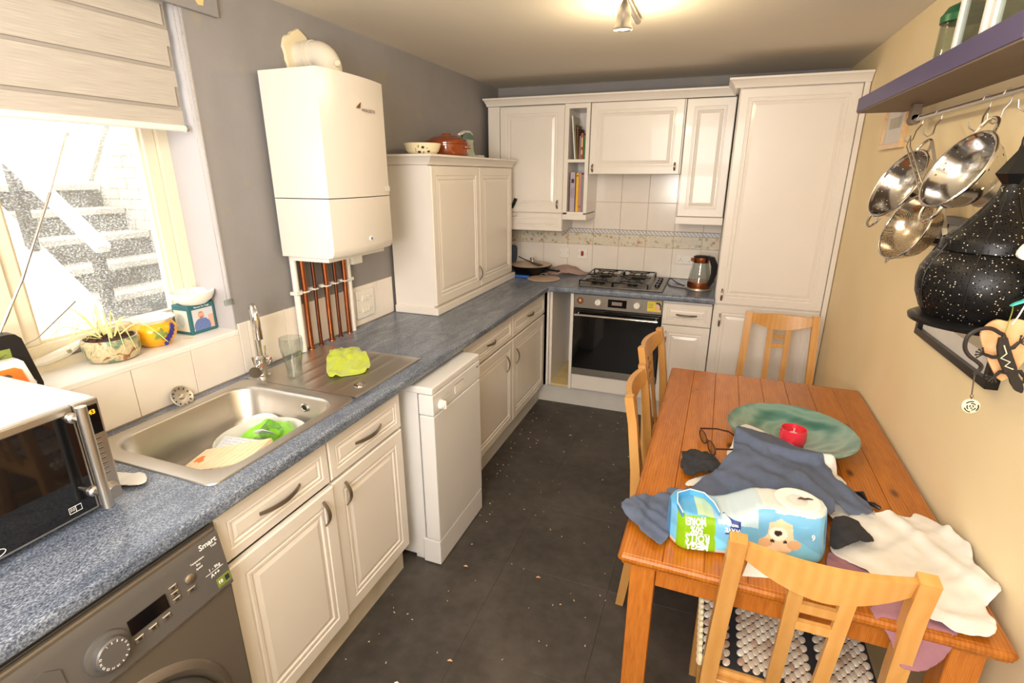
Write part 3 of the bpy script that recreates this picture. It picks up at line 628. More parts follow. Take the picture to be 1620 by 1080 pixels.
def btn(y, z, w=.018, h=.011): 
    b = sub('button', B().loft([[PX(y + a * w / 2 * k, z + e * h / 2 * k, d) for a, e in ((-1, -1), (1, -1), (1, 1), (-1, 1))] for d, k in ((-.002, 1), (.002, 1), (.003, .85))]), M['steel'], fp); sub('button_mark', B().loft([[PX(y + a * w * .2, z + e * h * .25, d) for a, e in ((-1, -1), (1, -1), (1, 1), (-1, 1))] for d in (.003, .0034)]), M['dark_ink'], b)
for q in ((-3.507, .728), (-3.478, .728), (-3.448, .728), (-3.418, .748), (-3.418, .763), (-3.418, .778)): btn(*q)
btn(-3.383, .744, .02, .01)
sub('start_button', B().lathe(PX(-3.378, .768, -.001), [(.0125, 0), (.0125, .003), (.010, .0045), (0, .0045)], 24, FN), M['steel'], fp, smooth=True)
text('legend_text', 'Smart', PX(-3.318, .818, .001), FU, FV, .019, M['white_ink'], fp, bold=.0003)
text('legend_text', 'Tech', PX(-3.306, .806, .001), FU, FV, .008, M['white_ink'], fp)
text('legend_text', 'A++', PX(-3.322, .738, .001), FU, FV, .013, M['white_ink'], fp, bold=.0002); text('legend_text', '1 - 9kg', PX(-3.320, .754, .001), FU, FV, .011, M['white_ink'], fp)
for k, s_ in enumerate(('Temperature', 'Dry', 'Speed')): text('legend_text', s_, PX(-3.352, .796 - k * .009, .001), FU, FV, .0065, M['white_ink'], fp)
sub('legend_rule', B().loft([[PX(a, b, d) for a, b in ((-3.345, .7455), (-3.298, .7455), (-3.298, .7465), (-3.345, .7465))] for d in (0, .0006)]), M['white_ink'], fp)
sub('detergent_drawer', B().loft([[PX(a, b, d) for a, b in ((-3.87, .70), (-3.635, .70), (-3.635, .785), (-3.655, .80), (-3.87, .80))] for d in (-.001, .003)]), M['wmpanel'], fp)
sub('energy_sticker', B().loft([[PX(a, b, d) for a, b in ((-3.325, .698), (-3.289, .698), (-3.289, .722), (-3.325, .722))] for d in (0, .001)]), M['green'], fp)
text('sticker_text', '10', PX(-3.317, .711, .002), FU, FV, .012, M['white_ink'], fp, bold=.0004); sub('sticker_mark', B().loft([[PX(a, b, d) for a, b in ((-3.304, .704), (-3.293, .704), (-3.293, .717), (-3.304, .717))] for d in (.001, .0016)]), M['dark_ink'], fp)
sub('door_surround', B().lathe((.615, -3.585, .40), [(.245, 0), (.238, .012), (.225, .018), (.212, .012), (.205, .004)], 56, (1, 0, 0)), M['wmbody'], c, smooth=True)
dr = sub('porthole_door', B().lathe((.617, -3.585, .40), [(.205, 0), (.207, .02), (.198, .038), (.17, .046), (.14, .044), (.125, .03)], 56, (1, 0, 0)), M['wmdoor'], c, smooth=True)
sub('door_glass', B().lathe((.64, -3.585, .40), [(.126, 0), (.10, .012), (.05, .02), (0, .022)], 40, (1, 0, 0)), M['blackglass'], dr, smooth=True)
# microwave
c = thing('microwave_oven', 'silver microwave oven with black mirrored door and tubular handle on the worktop', 'microwave', (.2, -3.58, .911))
y0, y1, z0, z1 = -3.81, -3.352, .926, 1.18
sub('casing', B().box(.045, .385, y0, y1, z0, z1, .004), M['white'], c)
for q in ((.08, y0 + .04), (.08, y1 - .04), (.35, y0 + .04), (.35, y1 - .04)): sub('foot', B().cyl((q[0], q[1], .9105), (q[0], q[1], z0 + .002), .013), M['black'], c)
dr = sub('door', B().box(.386, .405, y0 + .001, y1 - .052, z0 + .001, z1 - .001, .003), M['steel'], c)
sub('door_window', B().box(.403, .407, y0 + .006, y1 - .057, z0 + .007, z1 - .017, .001, 1), M['blackglass'], dr)
cp = sub('control_panel', B().box(.386, .406, y1 - .05, y1 - .0005, z0 + .001, z1 - .001, .003), M['steel'], c)
sub('display', B().box(.4055, .4075, y1 - .043, y1 - .006, 1.098, 1.166), M['display'], cp)
text('clock_digits', '5:43', (.4082, y1 - .025, 1.150), Y, Z, .0145, M['led'], cp, bold=.0004)
for k in range(8): sub('button', B().box(.405, .4075, y1 - .036 + (k % 2) * .004, y1 - .014, 1.085 - k * .0125, 1.089 - k * .0125, .0008, 1), M['darksteel'], cp)
sub('knob', B().lathe((.405, y1 - .024, .957), [(.019, 0), (.018, .004), (.014, .006), (.0135, .018), (.0125, .02), (0, .02)], 28, (1, 0, 0)), M['steel'], cp, smooth=True)
hy = y1 - .06
h = sub('handle', B().tube([(.452, hy, .945), (.452, hy, 1.188)], .0105, 16), M['steel'], dr, smooth=True)
for zz in (.975, 1.155): sub('handle_mount', B().cyl((.405, hy, zz), (.452, hy, zz), .0065).lathe((.407, hy, zz), [(.012, 0), (.011, .01), (.007, .014)], 16, (1, 0, 0)), M['steel'], h, smooth=True)
text('badge_text', "De'Longhi", (.408, y1 - .258, .944), Y, Z, .0105, M['white_ink'], dr, bold=.0002)
bd = [(y1 - .258 + .034 * math.cos(2 * PI * i / 32), .944 + .0105 * math.sin(2 * PI * i / 32)) for i in range(32)]
sub('badge_ring', B().tube([(.4078, a, b_) for a, b_ in bd], .0007, 6, closed=True), M['white_ink'], dr)
sub('mode_icon', B().tube([(.4078, a, b_) for a, b_ in ((-3.462, .946), (-3.438, .946), (-3.438, .960), (-3.462, .960))], .0006, 4, closed=True).tube([(.4078, -3.449, .946), (.4078, -3.449, .96)], .0005, 4).tube([(.4078, -3.460, .951), (.4078, -3.457, .953), (.4078, -3.454, .951), (.4078, -3.451, .953)], .0005, 4).tube([(.4078, -3.460, .955), (.4078, -3.457, .957), (.4078, -3.454, .955), (.4078, -3.451, .957)], .0005, 4), M['white_ink'], dr)
cl = cloth('folded_cleaning_wipe', [(.19, -3.345), (.26, -3.30), (.335, -3.265), (.385, -3.285), (.37, -3.315), (.30, -3.335), (.22, -3.347)], lambda x, y: (x, y, .9135 + .006 * abs(math.sin(x * 40))), M['wshirt'], 'crumpled white paper wipe on the worktop beside the microwave', 'wipe', s=.01)

# boiler
c = thing('gas_boiler', 'white wall-mounted gas boiler with curved front', 'boiler', (.15, -2.177, 1.31))
ya, yb = -2.385, -1.969
def bf(y): t = (y - ya) / (yb - ya); return .288 - .012 * t + .022 * (1 - (2 * t - 1) ** 2)
def bshell(z0, z1, x0=.03, off=0):
    n = 14; pts = [(x0, ya), ] + [(bf(ya + (yb - ya) * i / n) + off, ya + (yb - ya) * i / n) for i in range(n + 1)] + [(x0, yb)]
    return B().loft([[(a, b_, z0) for a, b_ in pts], [(a, b_, z1) for a, b_ in pts]])
sub('casing', bshell(1.562, 2.008), M['boiler'], c, smooth=True, angle=30)
bt = B(); n = 14; loops = []
for z, o_ in ((1.335, -.03), (1.338, -.012), (1.35, -.003), (1.37, 0), (1.5585, 0)):
    pts = [(.03, ya)] + [(bf(ya + (yb - ya) * i / n) + o_ , ya + (yb - ya) * i / n) for i in range(n + 1)] + [(.03, yb)]; loops.append([(a, b_, z) for a, b_ in pts])
fl = sub('lower_flap', bt.loft(loops), M['boiler'], c, smooth=True, angle=30)
sub('status_light', B().lathe((.302, -2.165, 1.393), [(.017, 0), (.014, .004), (0, .006)], 24, (1, 0, 0), sy=.7), M['whiteplastic'], fl, smooth=True); sub('blue_lens', B().lathe((.307, -2.165, 1.393), [(.006, 0), (0, .003)], 16, (1, 0, 0)), M['blue'], fl)
sub('underside_tray', B().box(.05, .24, ya + .02, yb - .02, 1.315, 1.336), M['whiteplastic'], c)
text('maker_text', 'WORCESTER', (.3075, -2.118, 1.888), Vector((-.03, 1, 0)), Z, .0155, M['grey_ink'], c, bold=.0002)
sub('maker_mark', B().prism([(-2.195, 1.893), (-2.172, 1.893), (-2.166, 1.915), (-2.184, 1.903)], 'x', .306, .3085), M['brownprint'], c)
sub('rating_sticker', B().box(.287, .2885, -2.015, -1.98, 1.578, 1.6), M['card'], c)
fl = sub('flue_elbow', B().tube([(.0, -2.13, 2.10), (.03, -2.13, 2.10), (.09, -2.13, 2.10)] + [(.09 + .055 * math.sin(a), -2.13, 2.045 + .055 * math.cos(a)) for a in [PI / 2 * i / 8 for i in range(1, 9)]] + [(.145, -2.13, 2.0085)], .051, 28), M['flue'], c, smooth=True, angle=60)
for xx in (.055, .068, .08): sub('flue_collar', B().lathe((xx, -2.13, 2.10), [(.05, -.004), (.0545, -.003), (.0545, .003), (.05, .004)], 28, (1, 0, 0)), M['flue'], fl, smooth=True)
sub('flue_base', B().lathe((.145, -2.13, 2.008), [(.06, 0), (.06, .006), (.052, .009)], 32), M['flue'], fl, smooth=True); sub('test_plug', B().lathe((.19, -2.14, 2.06), [(.013, -.01), (.013, .016), (.008, .02), (0, .02)], 16, (.8, -.5, .2)), M['flue'], fl, smooth=True)
sub('wall_collar', B().lathe((.001, -2.13, 2.105), [(.088, 0), (.086, .012), (.05, .014)], 36, (1, 0, 0), wob=lambda i, h: 1 + .06 * math.sin(i * .9) + .03 * math.sin(i * 2.3)), M['creamglaze'], fl, smooth=True)
# pipes
names = ['leftmost copper pipe below the boiler, thick', 'second copper pipe below the boiler, thin', 'middle copper pipe below the boiler, thick', 'fourth copper pipe below the boiler, thin and dark', 'rightmost copper pipe below the boiler, thick']
for k, (yy, r) in enumerate(((-2.297, .0115), (-2.234, .008), (-2.161, .0115), (-2.098, .008), (-2.032, .0115))):
    c = thing('copper_pipe', names[k], 'pipe', (.035, yy, .911)); b = B().tube([(.035, yy, .911), (.035, yy, 1.05), (.036, yy + .002, 1.2), (.036, yy, 1.335)], r, 14); b.lathe((.035, yy, .911), [(r + .004, 0), (r + .003, .004), (r, .006)], 14)
    sub('pipe_run', b, M['coppertarn' if k in (1, 3) else 'copper'], c, smooth=True); b = B().box(.009, .03, yy - .022, yy + .02, 1.163, 1.178, .002, 1); b.tube([(.03, yy - r - .004, 1.17), (.035 + r + .003, yy - r, 1.17), (.035 + r + .003, yy + r, 1.17), (.03, yy + r + .004, 1.17)], .004, 6); sub('pipe_clip', b, M['whiteplastic'], c)
for yy, lb in ((-2.337, 'white plastic pipe left of the copper pipes'), (-1.993, 'white plastic pipe right of the copper pipes')):
    c = thing('white_pipe', lb, 'pipe', (.03, yy, .911)); sub('pipe_run', B().tube([(.03, yy, .911), (.03, yy, 1.335)], .013, 14), M['whiteplastic'], c, smooth=True); sub('pipe_clip', B().box(.009, .047, yy - .018, yy + .018, 1.163, 1.178, .002, 1), M['whiteplastic'], c)
tag(obj('junction_box', B().box(.009, .05, -1.975, -1.90, 1.235, 1.285, .004), M['whiteplastic']), 'small white junction box under the boiler right corner', 'junction box')
c = thing('switch_plate', 'white two-gang switch plate on the tiles right of the pipes', 'switch', (.012, -1.86, .95)); pl = sub('plate', B().box(.009, .018, -1.933, -1.79, .948, 1.09, .003), M['whiteplastic'], c)
for zz in (.985, 1.045):
    sub('rocker_frame', B().box(.018, .021, -1.897, -1.835, zz - .012, zz + .018, .002, 1), M['creamglaze'], c)
    for k in range(3): sub('rocker', B().box(.021, .024, -1.894 + k * .02, -1.877 + k * .02, zz - .009, zz + .015, .001, 1), M['whiteplastic'], c)
    for yy in (-1.918, -1.812): sub('screw', B().lathe((.018, yy, zz), [(.003, 0), (0, .001)], 8, (1, 0, 0)), M['darksteel'], c)
# ================================================================== SINK
c = thing('kitchen_sink', 'stainless steel inset sink with drainer in the blue-grey worktop', 'sink', (.3, -2.75, .911))
cx, cyk, hx, hy = .303, -2.957, .218, .238
fl = [rr(.3035, -2.9575, .2515, .2855, .028, .9112), rr(.3035, -2.9575, .2495, .2835, .027, .9145), rr(cx, cyk, hx + .006, hy + .006, .085, .9145), rr(cx, cyk, hx, hy, .08, .912), rr(cx, cyk, hx - .006, hy - .006, .078, .905), rr(cx, cyk, hx - .012, hy - .012, .075, .80), rr(cx, cyk, hx - .03, hy - .03, .07, .765), rr(cx, cyk, hx - .07, hy - .08, .06, .757), rr(cx, cyk, .05, .05, .049, .752), rr(cx, cyk, .04, .04, .039, .748)]
b = B().loft(fl, False, True)
# drainer: ridged sheet
n1, n2 = 14, 60; y0, y1, x0, x1 = -2.672, -2.235, .052, .555; grid = []
for i in range(n2 + 1):
    x = x0 + (x1 - x0) * i / n2; row = []
    for j in range(n1 + 1):
        yy = y0 + (y1 - y0) * j / n1; e = min(1, (y1 - yy) / .03, (yy - y0) / .05); ex = min((x - x0), (x1 - x)); g = 0
        if ex > .05: g = -.0028 * max(0, math.cos((x - .30) / .074 * 2 * PI)) ** 3 * max(0, e)
        lip = .9145 + (.0018 if (j == n1 - 1 or i in (1, n2 - 1)) else 0) - (.003 if j == n1 or i in (0, n2) else 0)
        row.append(b.bm.verts.new((x, yy, lip + g)))
    grid.append(row)
for i in range(n2):
    for j in range(n1): b.face([grid[i][j], grid[i + 1][j], grid[i + 1][j + 1], grid[i][j + 1]])
sub('sink_bowl', b, M['steel'], c, smooth=True, angle=50)
dn = sub('drain', B().lathe((cx, cyk, .749), [(.04, 0), (.038, .003), (.03, .002), (.026, -.004), (0, -.004)], 28), M['chrome'], c, smooth=True)
sub('overflow', B().lathe((.375, cyk + hy - .009, .872), [(.015, 0), (.015, .004), (.011, .005), (.009, .002)], 20, (0, -1, .06)), M['chrome'], c, smooth=True); sub('overflow_hole', B().lathe((.375, cyk + hy - .0115, .872), [(.009, 0), (0, .0008)], 16, (0, -1, .06)), M['black'], c)
sub('waste_knob', B().lathe((.497, -2.575, .9145), [(.022, 0), (.021, .003), (.013, .0035), (0, .0025)], 28), M['chrome'], c, smooth=True)
# tap
c = thing('mixer_tap', 'chrome swan-neck mixer tap with two levers behind the sink', 'tap', (.095, -2.632, .914)); tx, ty = .095, -2.632
sub('body', B().lathe((tx, ty, .914), [(.029, 0), (.029, .006), (.021, .009), (.020, .05), (.0215, .055), (.0215, .075), (.016, .08), (.0125, .085)], 28), M['chrome'], c, smooth=True)
d = Vector((.80, -.60, 0)).normalized(); T = Vector((tx, ty, 0)); R0 = .042
pts = [T + Z * .99, T + Z * 1.08, T + Z * 1.155] + [T + d * (R0 - R0 * math.cos(a)) + Z * (1.155 + R0 * math.sin(a)) for a in [PI * i / 10 for i in range(1, 11)]] + [T + d * (2 * R0) + Z * 1.12, T + d * (2 * R0) + Z * 1.10]
sub('spout', B().tube(pts, .0125, 16).cyl(T + d * 2 * R0 + Z * 1.115, T + d * 2 * R0 + Z * 1.085, .0135, .0135), M['chrome'], c, smooth=True)
ad = Vector((.50, -.866, 0)).normalized()
for s_ in (1, -1):
    p0 = T + ad * (.018 * s_) + Z * .958; p1 = T + ad * (.05 * s_) + Z * .956
    h = sub('valve', B().cyl(p0, p1, .017, .019, 20).cyl(p1, p1 + ad * .022 * s_, .0225, .022, 24), M['chrome'], c, smooth=True); sub('lever', B().tube([p1 + ad * .012 * s_ + Z * .01, p1 + ad * .016 * s_ + Z * .035, p1 + ad * .022 * s_ + Z * .058], [.0035, .0035, .005], 10), M['chrome'], h, smooth=True)
# strainer plug leaning on tiles
c = thing('sink_strainer', 'round ornate metal sink strainer leaning on the tiles behind the sink', 'strainer', (.03, -2.912, .912))
ax = Vector((.9, .05, .55)).normalized(); cc = Vector((.032, -2.912, .936))
sub('rim_dish', B().lathe(cc, [(.022, -.006), (.034, -.002), (.038, .003), (.036, .004), (.024, -.001), (0, -.001)], 32, ax), M['steel'], c, smooth=True)
a1 = ax.orthogonal().normalized(); a2 = ax.cross(a1)
for k in range(12):
    a = 2 * PI * k / 12; q = cc + (a1 * math.cos(a) + a2 * math.sin(a)) * .026 + ax * .001; sub('slot', B().tube([q, q + (a1 * math.cos(a) + a2 * math.sin(a)) * .006], .0022, 6), M['black'], c)
sub('centre_knob', B().lathe(cc, [(.01, 0), (.008, .005), (0, .006)], 16, ax), M['steel'], c, smooth=True)
# pint glass
c = tag(obj('pint_glass', B().lathe((.207, -2.583, .9155), [(.026, 0), (.0275, .002), (.027, .02), (.031, .06), (.040, .10), (.0425, .125), (.041, .152), (.0398, .152), (.041, .125), (.0385, .10), (.0295, .06), (.0255, .02), (.024, .012), (0, .012)], 40), M['vessel'], smooth=True), 'tall curved clear pint glass standing on the drainer by the tap', 'glass')
yc = cloth('yellow_cloth', [(.331, -2.552), (.216, -2.405), (.173, -2.309), (.239, -2.262), (.328, -2.32), (.411, -2.388), (.441, -2.474), (.394, -2.528), (.369, -2.551)], lambda x, y: (x, y, .917 + .034 * max(0, 1 - ((x - .28) ** 2 + (y + 2.39) ** 2) / .017) * (.55 + .9 * abs(fbm(x, y, 15, 3))) + .016 * (1 - min(1, 3 * abs(noise.noise(Vector((x * 16, y * 9, 4)))))) ** 2), M['ycloth'], 'crumpled bright yellow cleaning cloth on the sink drainer', 'cloth', s=.009)
# things in the sink
c = thing('washing_up_bowl', 'pale ceramic bowl lying in the sink', 'bowl', (.38, -2.83, .76))
sub('shell', B().lathe((.345, -2.895, .762), [(.05, 0), (.07, .006), (.118, .038), (.136, .072), (.142, .075), (.139, .078), (.13, .072), (.110, .040), (.065, .011), (0, .01)], 40, (.03, -.03, 1)), M['dish'], c, smooth=True)
c = tag(obj('plate', B().lathe((.235, -2.80, .775), [(.03, 0), (.05, .004), (.075, .016), (.077, .018), (.073, .018), (.05, .008), (0, .007)], 32, (.35, -.55, 1)), M['whiteglaze'], smooth=True), 'small white saucer tilted behind the bowl in the sink', 'plate')
cloth('green_cloth', [(.268, -2.94), (.27, -2.88), (.30, -2.83), (.35, -2.80), (.41, -2.815), (.435, -2.86), (.42, -2.91), (.37, -2.92), (.33, -2.96), (.295, -2.965)], lambda x, y: (x, y, .812 + .048 * max(0, 1 - ((x - .35) ** 2 + (y + 2.87) ** 2) / .011) + .016 * fbm(x, y, 22, 2) + .010 * (1 - min(1, 3 * abs(noise.noise(Vector((x * 18, y * 12, 8))))))** 2), M['gcloth'], 'scrunched lime green cloth in the bowl in the sink', 'cloth', s=.009)
c = thing('plastic_tub', 'small clear plastic tub with white label on the green cloth in the sink', 'tub', (.40, -2.88, .84))
sub('tub_body', B().lathe((.395, -2.905, .868), [(.026, -.02), (.032, .022), (.034, .022), (.028, -.022)], 24, (.5, .3, .5), cap1=False), M['clearglass'], c, smooth=True); sub('label', B().bar([(.365, -2.935, .874), (.39, -2.925, .881), (.42, -2.915, .872)], (.3, -.6, .7), .026, .002), M['white_ink'], c)
c = thing('cheese_grater', 'flat steel grater lying across the bowl in the sink', 'grater', (.36, -2.99, .84))
gu = Vector((.97, .10, .02)).normalized(); gv = Vector((.1, -.9, -.34)).normalized(); gn = gu.cross(gv).normalized(); gn = gn if gn.z > 0 else -gn; g0 = Vector((.275, -2.968, .862))
g = sub('grater_plate', B().loft([[g0, g0 + gu * .175, g0 + gu * .165 + gv * .06, g0 + gu * .005 + gv * .065], [p + gn * .002 for p in (g0, g0 + gu * .175, g0 + gu * .165 + gv * .06, g0 + gu * .005 + gv * .065)]]), M['steel'], c)
b = B()
for i in range(14):
    for j in range(5): q = g0 + gu * (.018 + i * .0105 + (j % 2) * .004) + gv * (.01 + j * .011); b.cyl(q + gn * .002, q + gn * .0035, .0028, .0012, 6)
sub('grating_teeth', b, M['darksteel'], g, kind='stuff')
c = thing('chopping_board', 'wooden chopping board with orange stain propped in the sink front', 'chopping board', (.38, -3.08, .76))
bu = Vector((.95, .20, .25)).normalized(); bv = Vector((.15, -.90, -.05)); bv = (bv - bu * bu.dot(bv)).normalized(); bn = bu.cross(bv).normalized(); bn = bn if bn.z > 0 else -bn; b0 = Vector((.262, -3.028, .838))
P4 = [b0, b0 + bu * .235, b0 + bu * .235 + bv * .13, b0 + bv * .13]
bd = sub('board', B().loft([[p - bn * .006 for p in P4], [p + bn * .006 for p in P4]]), M['board'], c)
st_ = [b0 + bu * (.03 + .028 * u) + bv * (.062 + .022 * v_) + bn * .0064 for u, v_ in ((-.6, -.3), (-.2, -.8), (.3, -.7), (.5, .1), (.9, .6), (.5, 1.1), (.1, .6), (-.4, .7))]
sub('stain', B().loft([st_, [p + bn * .0002 for p in st_]]), M['orange'], bd)

# ================================================================== WINDOW SILL THINGS
SZ = 1.0905
c = thing('plant_pot', 'squat mottled stoneware pot with soil and pale straggly spider plant on the sill', 'potted plant', (-.10, -3.005, SZ))
px, py = -.098, -3.008
sub('pot', B().lathe((px, py, SZ), [(.055, 0), (.067, .006), (.075, .03), (.076, .062), (.073, .072), (.068, .072), (.069, .055), (0, .05)], 40), M['pot'], c, smooth=True)
b = B(); b.lathe((px, py, SZ + .05), [(.069, 0), (.069, .012), (.04, .02), (0, .023)], 28)
for k in range(90):
    a = random.random() * 2 * PI; r = .064 * math.sqrt(random.random()); q = Vector((px + r * math.cos(a), py + r * math.sin(a), SZ + .066 + .01 * (1 - r / .07))); b.tube([q, q + Vector((random.uniform(-.01, .01), random.uniform(-.01, .01), random.uniform(0, .006)))], random.uniform(.0015, .004), 5)
sub('soil', b, M['soil'], c, kind='stuff')
for k in range(26):
    a = random.uniform(0, 2 * PI) if k < 14 else random.uniform(2.6, 4.6); L = random.uniform(.05, .17); h_ = random.uniform(.01, .10); p0 = Vector((px + .02 * math.cos(a), py + .02 * math.sin(a), SZ + .068)); dd = Vector((math.cos(a) * .8, math.sin(a), 0)); pts = []
    if (p0 + dd * L).x < -.16: dd.x *= .3
    for i in range(9):
        t = i / 8; pts.append(p0 + dd * (L * t) + Z * (h_ * math.sin(t * PI * .86) * 1.2 - max(0, t - .5) * .10 * (1 if L > .08 else 0)))
        pts[-1].z = max(pts[-1].z, SZ + .004 if (pts[-1] - Vector((px, py, pts[-1].z))).length > .082 else SZ + .07); pts[-1].x = max(pts[-1].x, -.172)
    sub('leaf', B().tube(pts, [(.0022 * (1 - .6 * i / 8), .0006) for i in range(9)], 6), M['stem'], c, smooth=True)
c = thing('grape_jug', 'yellow glazed jug painted with grapes and a leaf on the sill', 'jug', (-.10, -2.862, SZ)); jx, jy = -.108, -2.862
def wv(i, h): return 1 + (.045 * math.cos(i * 2 * PI / 48 * 9) if h > .083 else 0)
pot = sub('body', B().lathe((jx, jy, SZ), [(.036, 0), (.044, .004), (.062, .028), (.069, .048), (.066, .066), (.057, .078), (.054, .083)], 48, cap1=False), M['yellowglaze'], c, smooth=True)
sub('rim', B().lathe((jx, jy, SZ), [(.054, .082), (.062, .09), (.068, .0965), (.064, .097), (.052, .086), (.05, .07), (0, .065)], 48, cap0=False, wob=wv), M['whiteglaze'], c, smooth=True)
def onjug(a, z): # angle about z, height
    r = .070 - abs(z - .048) * .25; return Vector((jx + r * math.cos(a), jy + r * math.sin(a), SZ + z))
for k in range(11):
    a = -.05 - .05 * k + .62; z_ = .070 - .0052 * k + .008 * ((k % 2) * 2 - 1) * .7; q = onjug(a - .2, z_); sub('grape', B().lathe(q, [(.0001, -.005), (.006, -.003), (.0075, 0), (.006, .003), (0, .005)], 12, (q - Vector((jx, jy, q.z)))), M['purpleglaze'], c, smooth=True)
lf = B(); ca, cz = -.36, .048; pl = []
for k in range(22):
    t = 2 * PI * k / 22; rr_ = 1 + .35 * math.cos(5 * t) + (.12 if k % 2 else 0); q = onjug(ca + .24 * rr_ * math.cos(t), cz + .017 * rr_ * math.sin(t)); pl.append(q + (q - Vector((jx, jy, q.z))).normalized() * .0015)
cq = onjug(ca, cz); cq += (cq - Vector((jx, jy, cq.z))).normalized() * .003; vs = [lf.bm.verts.new(p) for p in pl]; cv = lf.bm.verts.new(cq)
for i in range(22): lf.face([vs[i], vs[(i + 1) % 22], cv])
sub('painted_leaf', lf, M['green'], c)
c = thing('portrait_mug_box', 'teal cardboard gift box with a painted portrait on its side on the sill', 'box', (-.14, -2.70, SZ))
bx0, bx1, by0, by1, bz1 = -.163, -.082, -2.748, -2.642, SZ + .108
sub('carton', B().box(bx0, bx1, by0, by1, SZ, bz1, .0015, 1), M['teal'], c)
def vgrid(name, par, f, nu, nv, colf, mat, smooth=True):
    bm = bmesh.new(); cl_ = bm.loops.layers.float_color.new('Col'); V_ = [[bm.verts.new(f(i / nu, j / nv)) for j in range(nv + 1)] for i in range(nu + 1)]
    for i in range(nu):
        for j in range(nv):
            fc = bm.faces.new([V_[i][j], V_[i + 1][j], V_[i + 1][j + 1], V_[i][j + 1]])
            for lp, (a, b_) in zip(fc.loops, ((i, j), (i + 1, j), (i + 1, j + 1), (i, j + 1))): lp[cl_] = colf(a / nu, b_ / nv)
    return obj(name, bm, mat, par, smooth=smooth, angle=180)
def inell(u, v, cu, cv, ru, rv): return ((u - cu) / ru) ** 2 + ((v - cv) / rv) ** 2 < 1
def port(u, v):
    if inell(u, v, .42, .70, .15, .17): return lin('#d9a58c') if not (v > .80 or (v < .63 and abs(u - .45) < .12)) else lin('#b5765e')
    if v < .55 and inell(u, v, .42, .15, .40, .42): return lin('#5a6ea8') if (u * 13 + v * 17) % 1 > .25 else lin('#7c8fc0')
    if u > .74 and v < .65: return lin('#d9ad98')
    return lin('#cfd0d6')
vgrid('portrait_print', c, lambda u, v: (bx1 + .0008, by0 + .012 + u * .084, SZ + .012 + v * .078), 40, 40, port, M['vcolcard'])
vgrid('side_print', c, lambda u, v: (bx0 + .008 + u * .066, by0 - .0008, SZ + .012 + v * .078), 30, 30, lambda u, v: lin('#b9d2e2') if inell(u, v, .45, .5, .3, .33) and (u * 9 + v * 7) % 1 > .35 else lin('#ece8d8'), M['vcolcard'])
text('title_text', 'Vincent Van Gogh', (bx1 + .001, by0 + .054, SZ + .098), Y, Z, .0085, M['white_ink'], c)
sub('lid_band', B().box(bx0 - .001, bx1 + .001, by0 - .001, by1 + .001, bz1 - .016, bz1 + .001, .001, 1), M['teal'], c) if False else None
tag(obj('white_bowl', B().lathe((-.108, -2.700, bz1 + .0005), [(.042, 0), (.046, .003), (.062, .016), (.0715, .035), (.0725, .044), (.070, .045), (.066, .034), (.055, .018), (0, .012)], 44), M['whiteglaze'], smooth=True), 'shallow white bowl sitting on the teal portrait box', 'bowl')
sub_ = tag(obj('cork_coaster', B().prism([(-.075, -2.80), (-.045, -2.79), (-.04, -2.765), (-.06, -2.77), (-.08, -2.785)], 'z', SZ, SZ + .003), M['board']), 'scrap of beige card lying beside the yellow jug on the sill', 'scrap')
# radios
c = thing('black_radio', 'black portable radio with long raised aerial on the window sill', 'radio', (-.07, -3.30, SZ))
rU = Vector((.10, .995, 0)).normalized(); rN = Vector((.995, -.10, 0)); r0 = Vector((-.075, -3.40, SZ))
ro = [(0, 0), (.152, 0), (.160, .008), (.162, .02), (.144, .15), (.134, .163), (.12, .166), (0, .166)]
sub('case', B().pprism(ro, r0, rU, Z, rN, .045), M['black'], c, smooth=True)
sub('screen', B().pprism([(.02, .105), (.115, .105), (.115, .13), (.02, .13)], r0 + rN * .045, rU, Z, rN, .001), M['green'], c); sub('tuning_knob', B().lathe(r0 + rU * .138 + Z * .028 + rN * .045, [(.010, 0), (.009, .005), (0, .006)], 20, rN), M['steel'], c, smooth=True)
sub('trim_line', B().pprism([(.06, .085), (.12, .092), (.12, .094), (.06, .087)], r0 + rN * .045, rU, Z, rN, .001), M['white_ink'], c)
sub('aerial', B().tube([(-.06, -3.285, SZ + .16), (-.065, -3.20, 1.38), (-.07, -3.08, 1.60)], .0035, 10).tube([(-.07, -3.08, 1.60), (-.075, -3.0, 1.755)], .0022, 8).tube([(-.075, -3.0, 1.75), (-.075, -2.997, 1.758)], .0035, 8), M['chrome'], c, smooth=True)
c = thing('orange_radio', 'small orange and white pocket radio with thin aerial in front of the black radio', 'radio', (-.02, -3.38, SZ))
r0 = Vector((-.022, -3.42, SZ)); ro = [(0, 0), (.148, 0), (.155, .012), (.138, .098), (.128, .108), (0, .108)]
sub('case', B().pprism(ro, r0, rU, Z, rN, .022), M['whiteplastic'], c, smooth=True); sub('orange_front', B().pprism([(0, 0), (.145, 0), (.128, .080), (.116, .088), (0, .088)], r0 + rN * .022, rU, Z, rN, .004), M['orange'], c)
sub('speaker_slot', B().pprism([(0, .058), (.10, .062), (.108, .068), (.10, .075), (0, .071)], r0 + rN * .026, rU, Z, rN, .0012), M['darksteel'], c)
sub('aerial', B().tube([(-.012, -3.34, SZ + .108), (-.035, -3.22, 1.225), (-.05, -3.10, 1.300)], .0018, 8), M['chrome'], c, smooth=True)

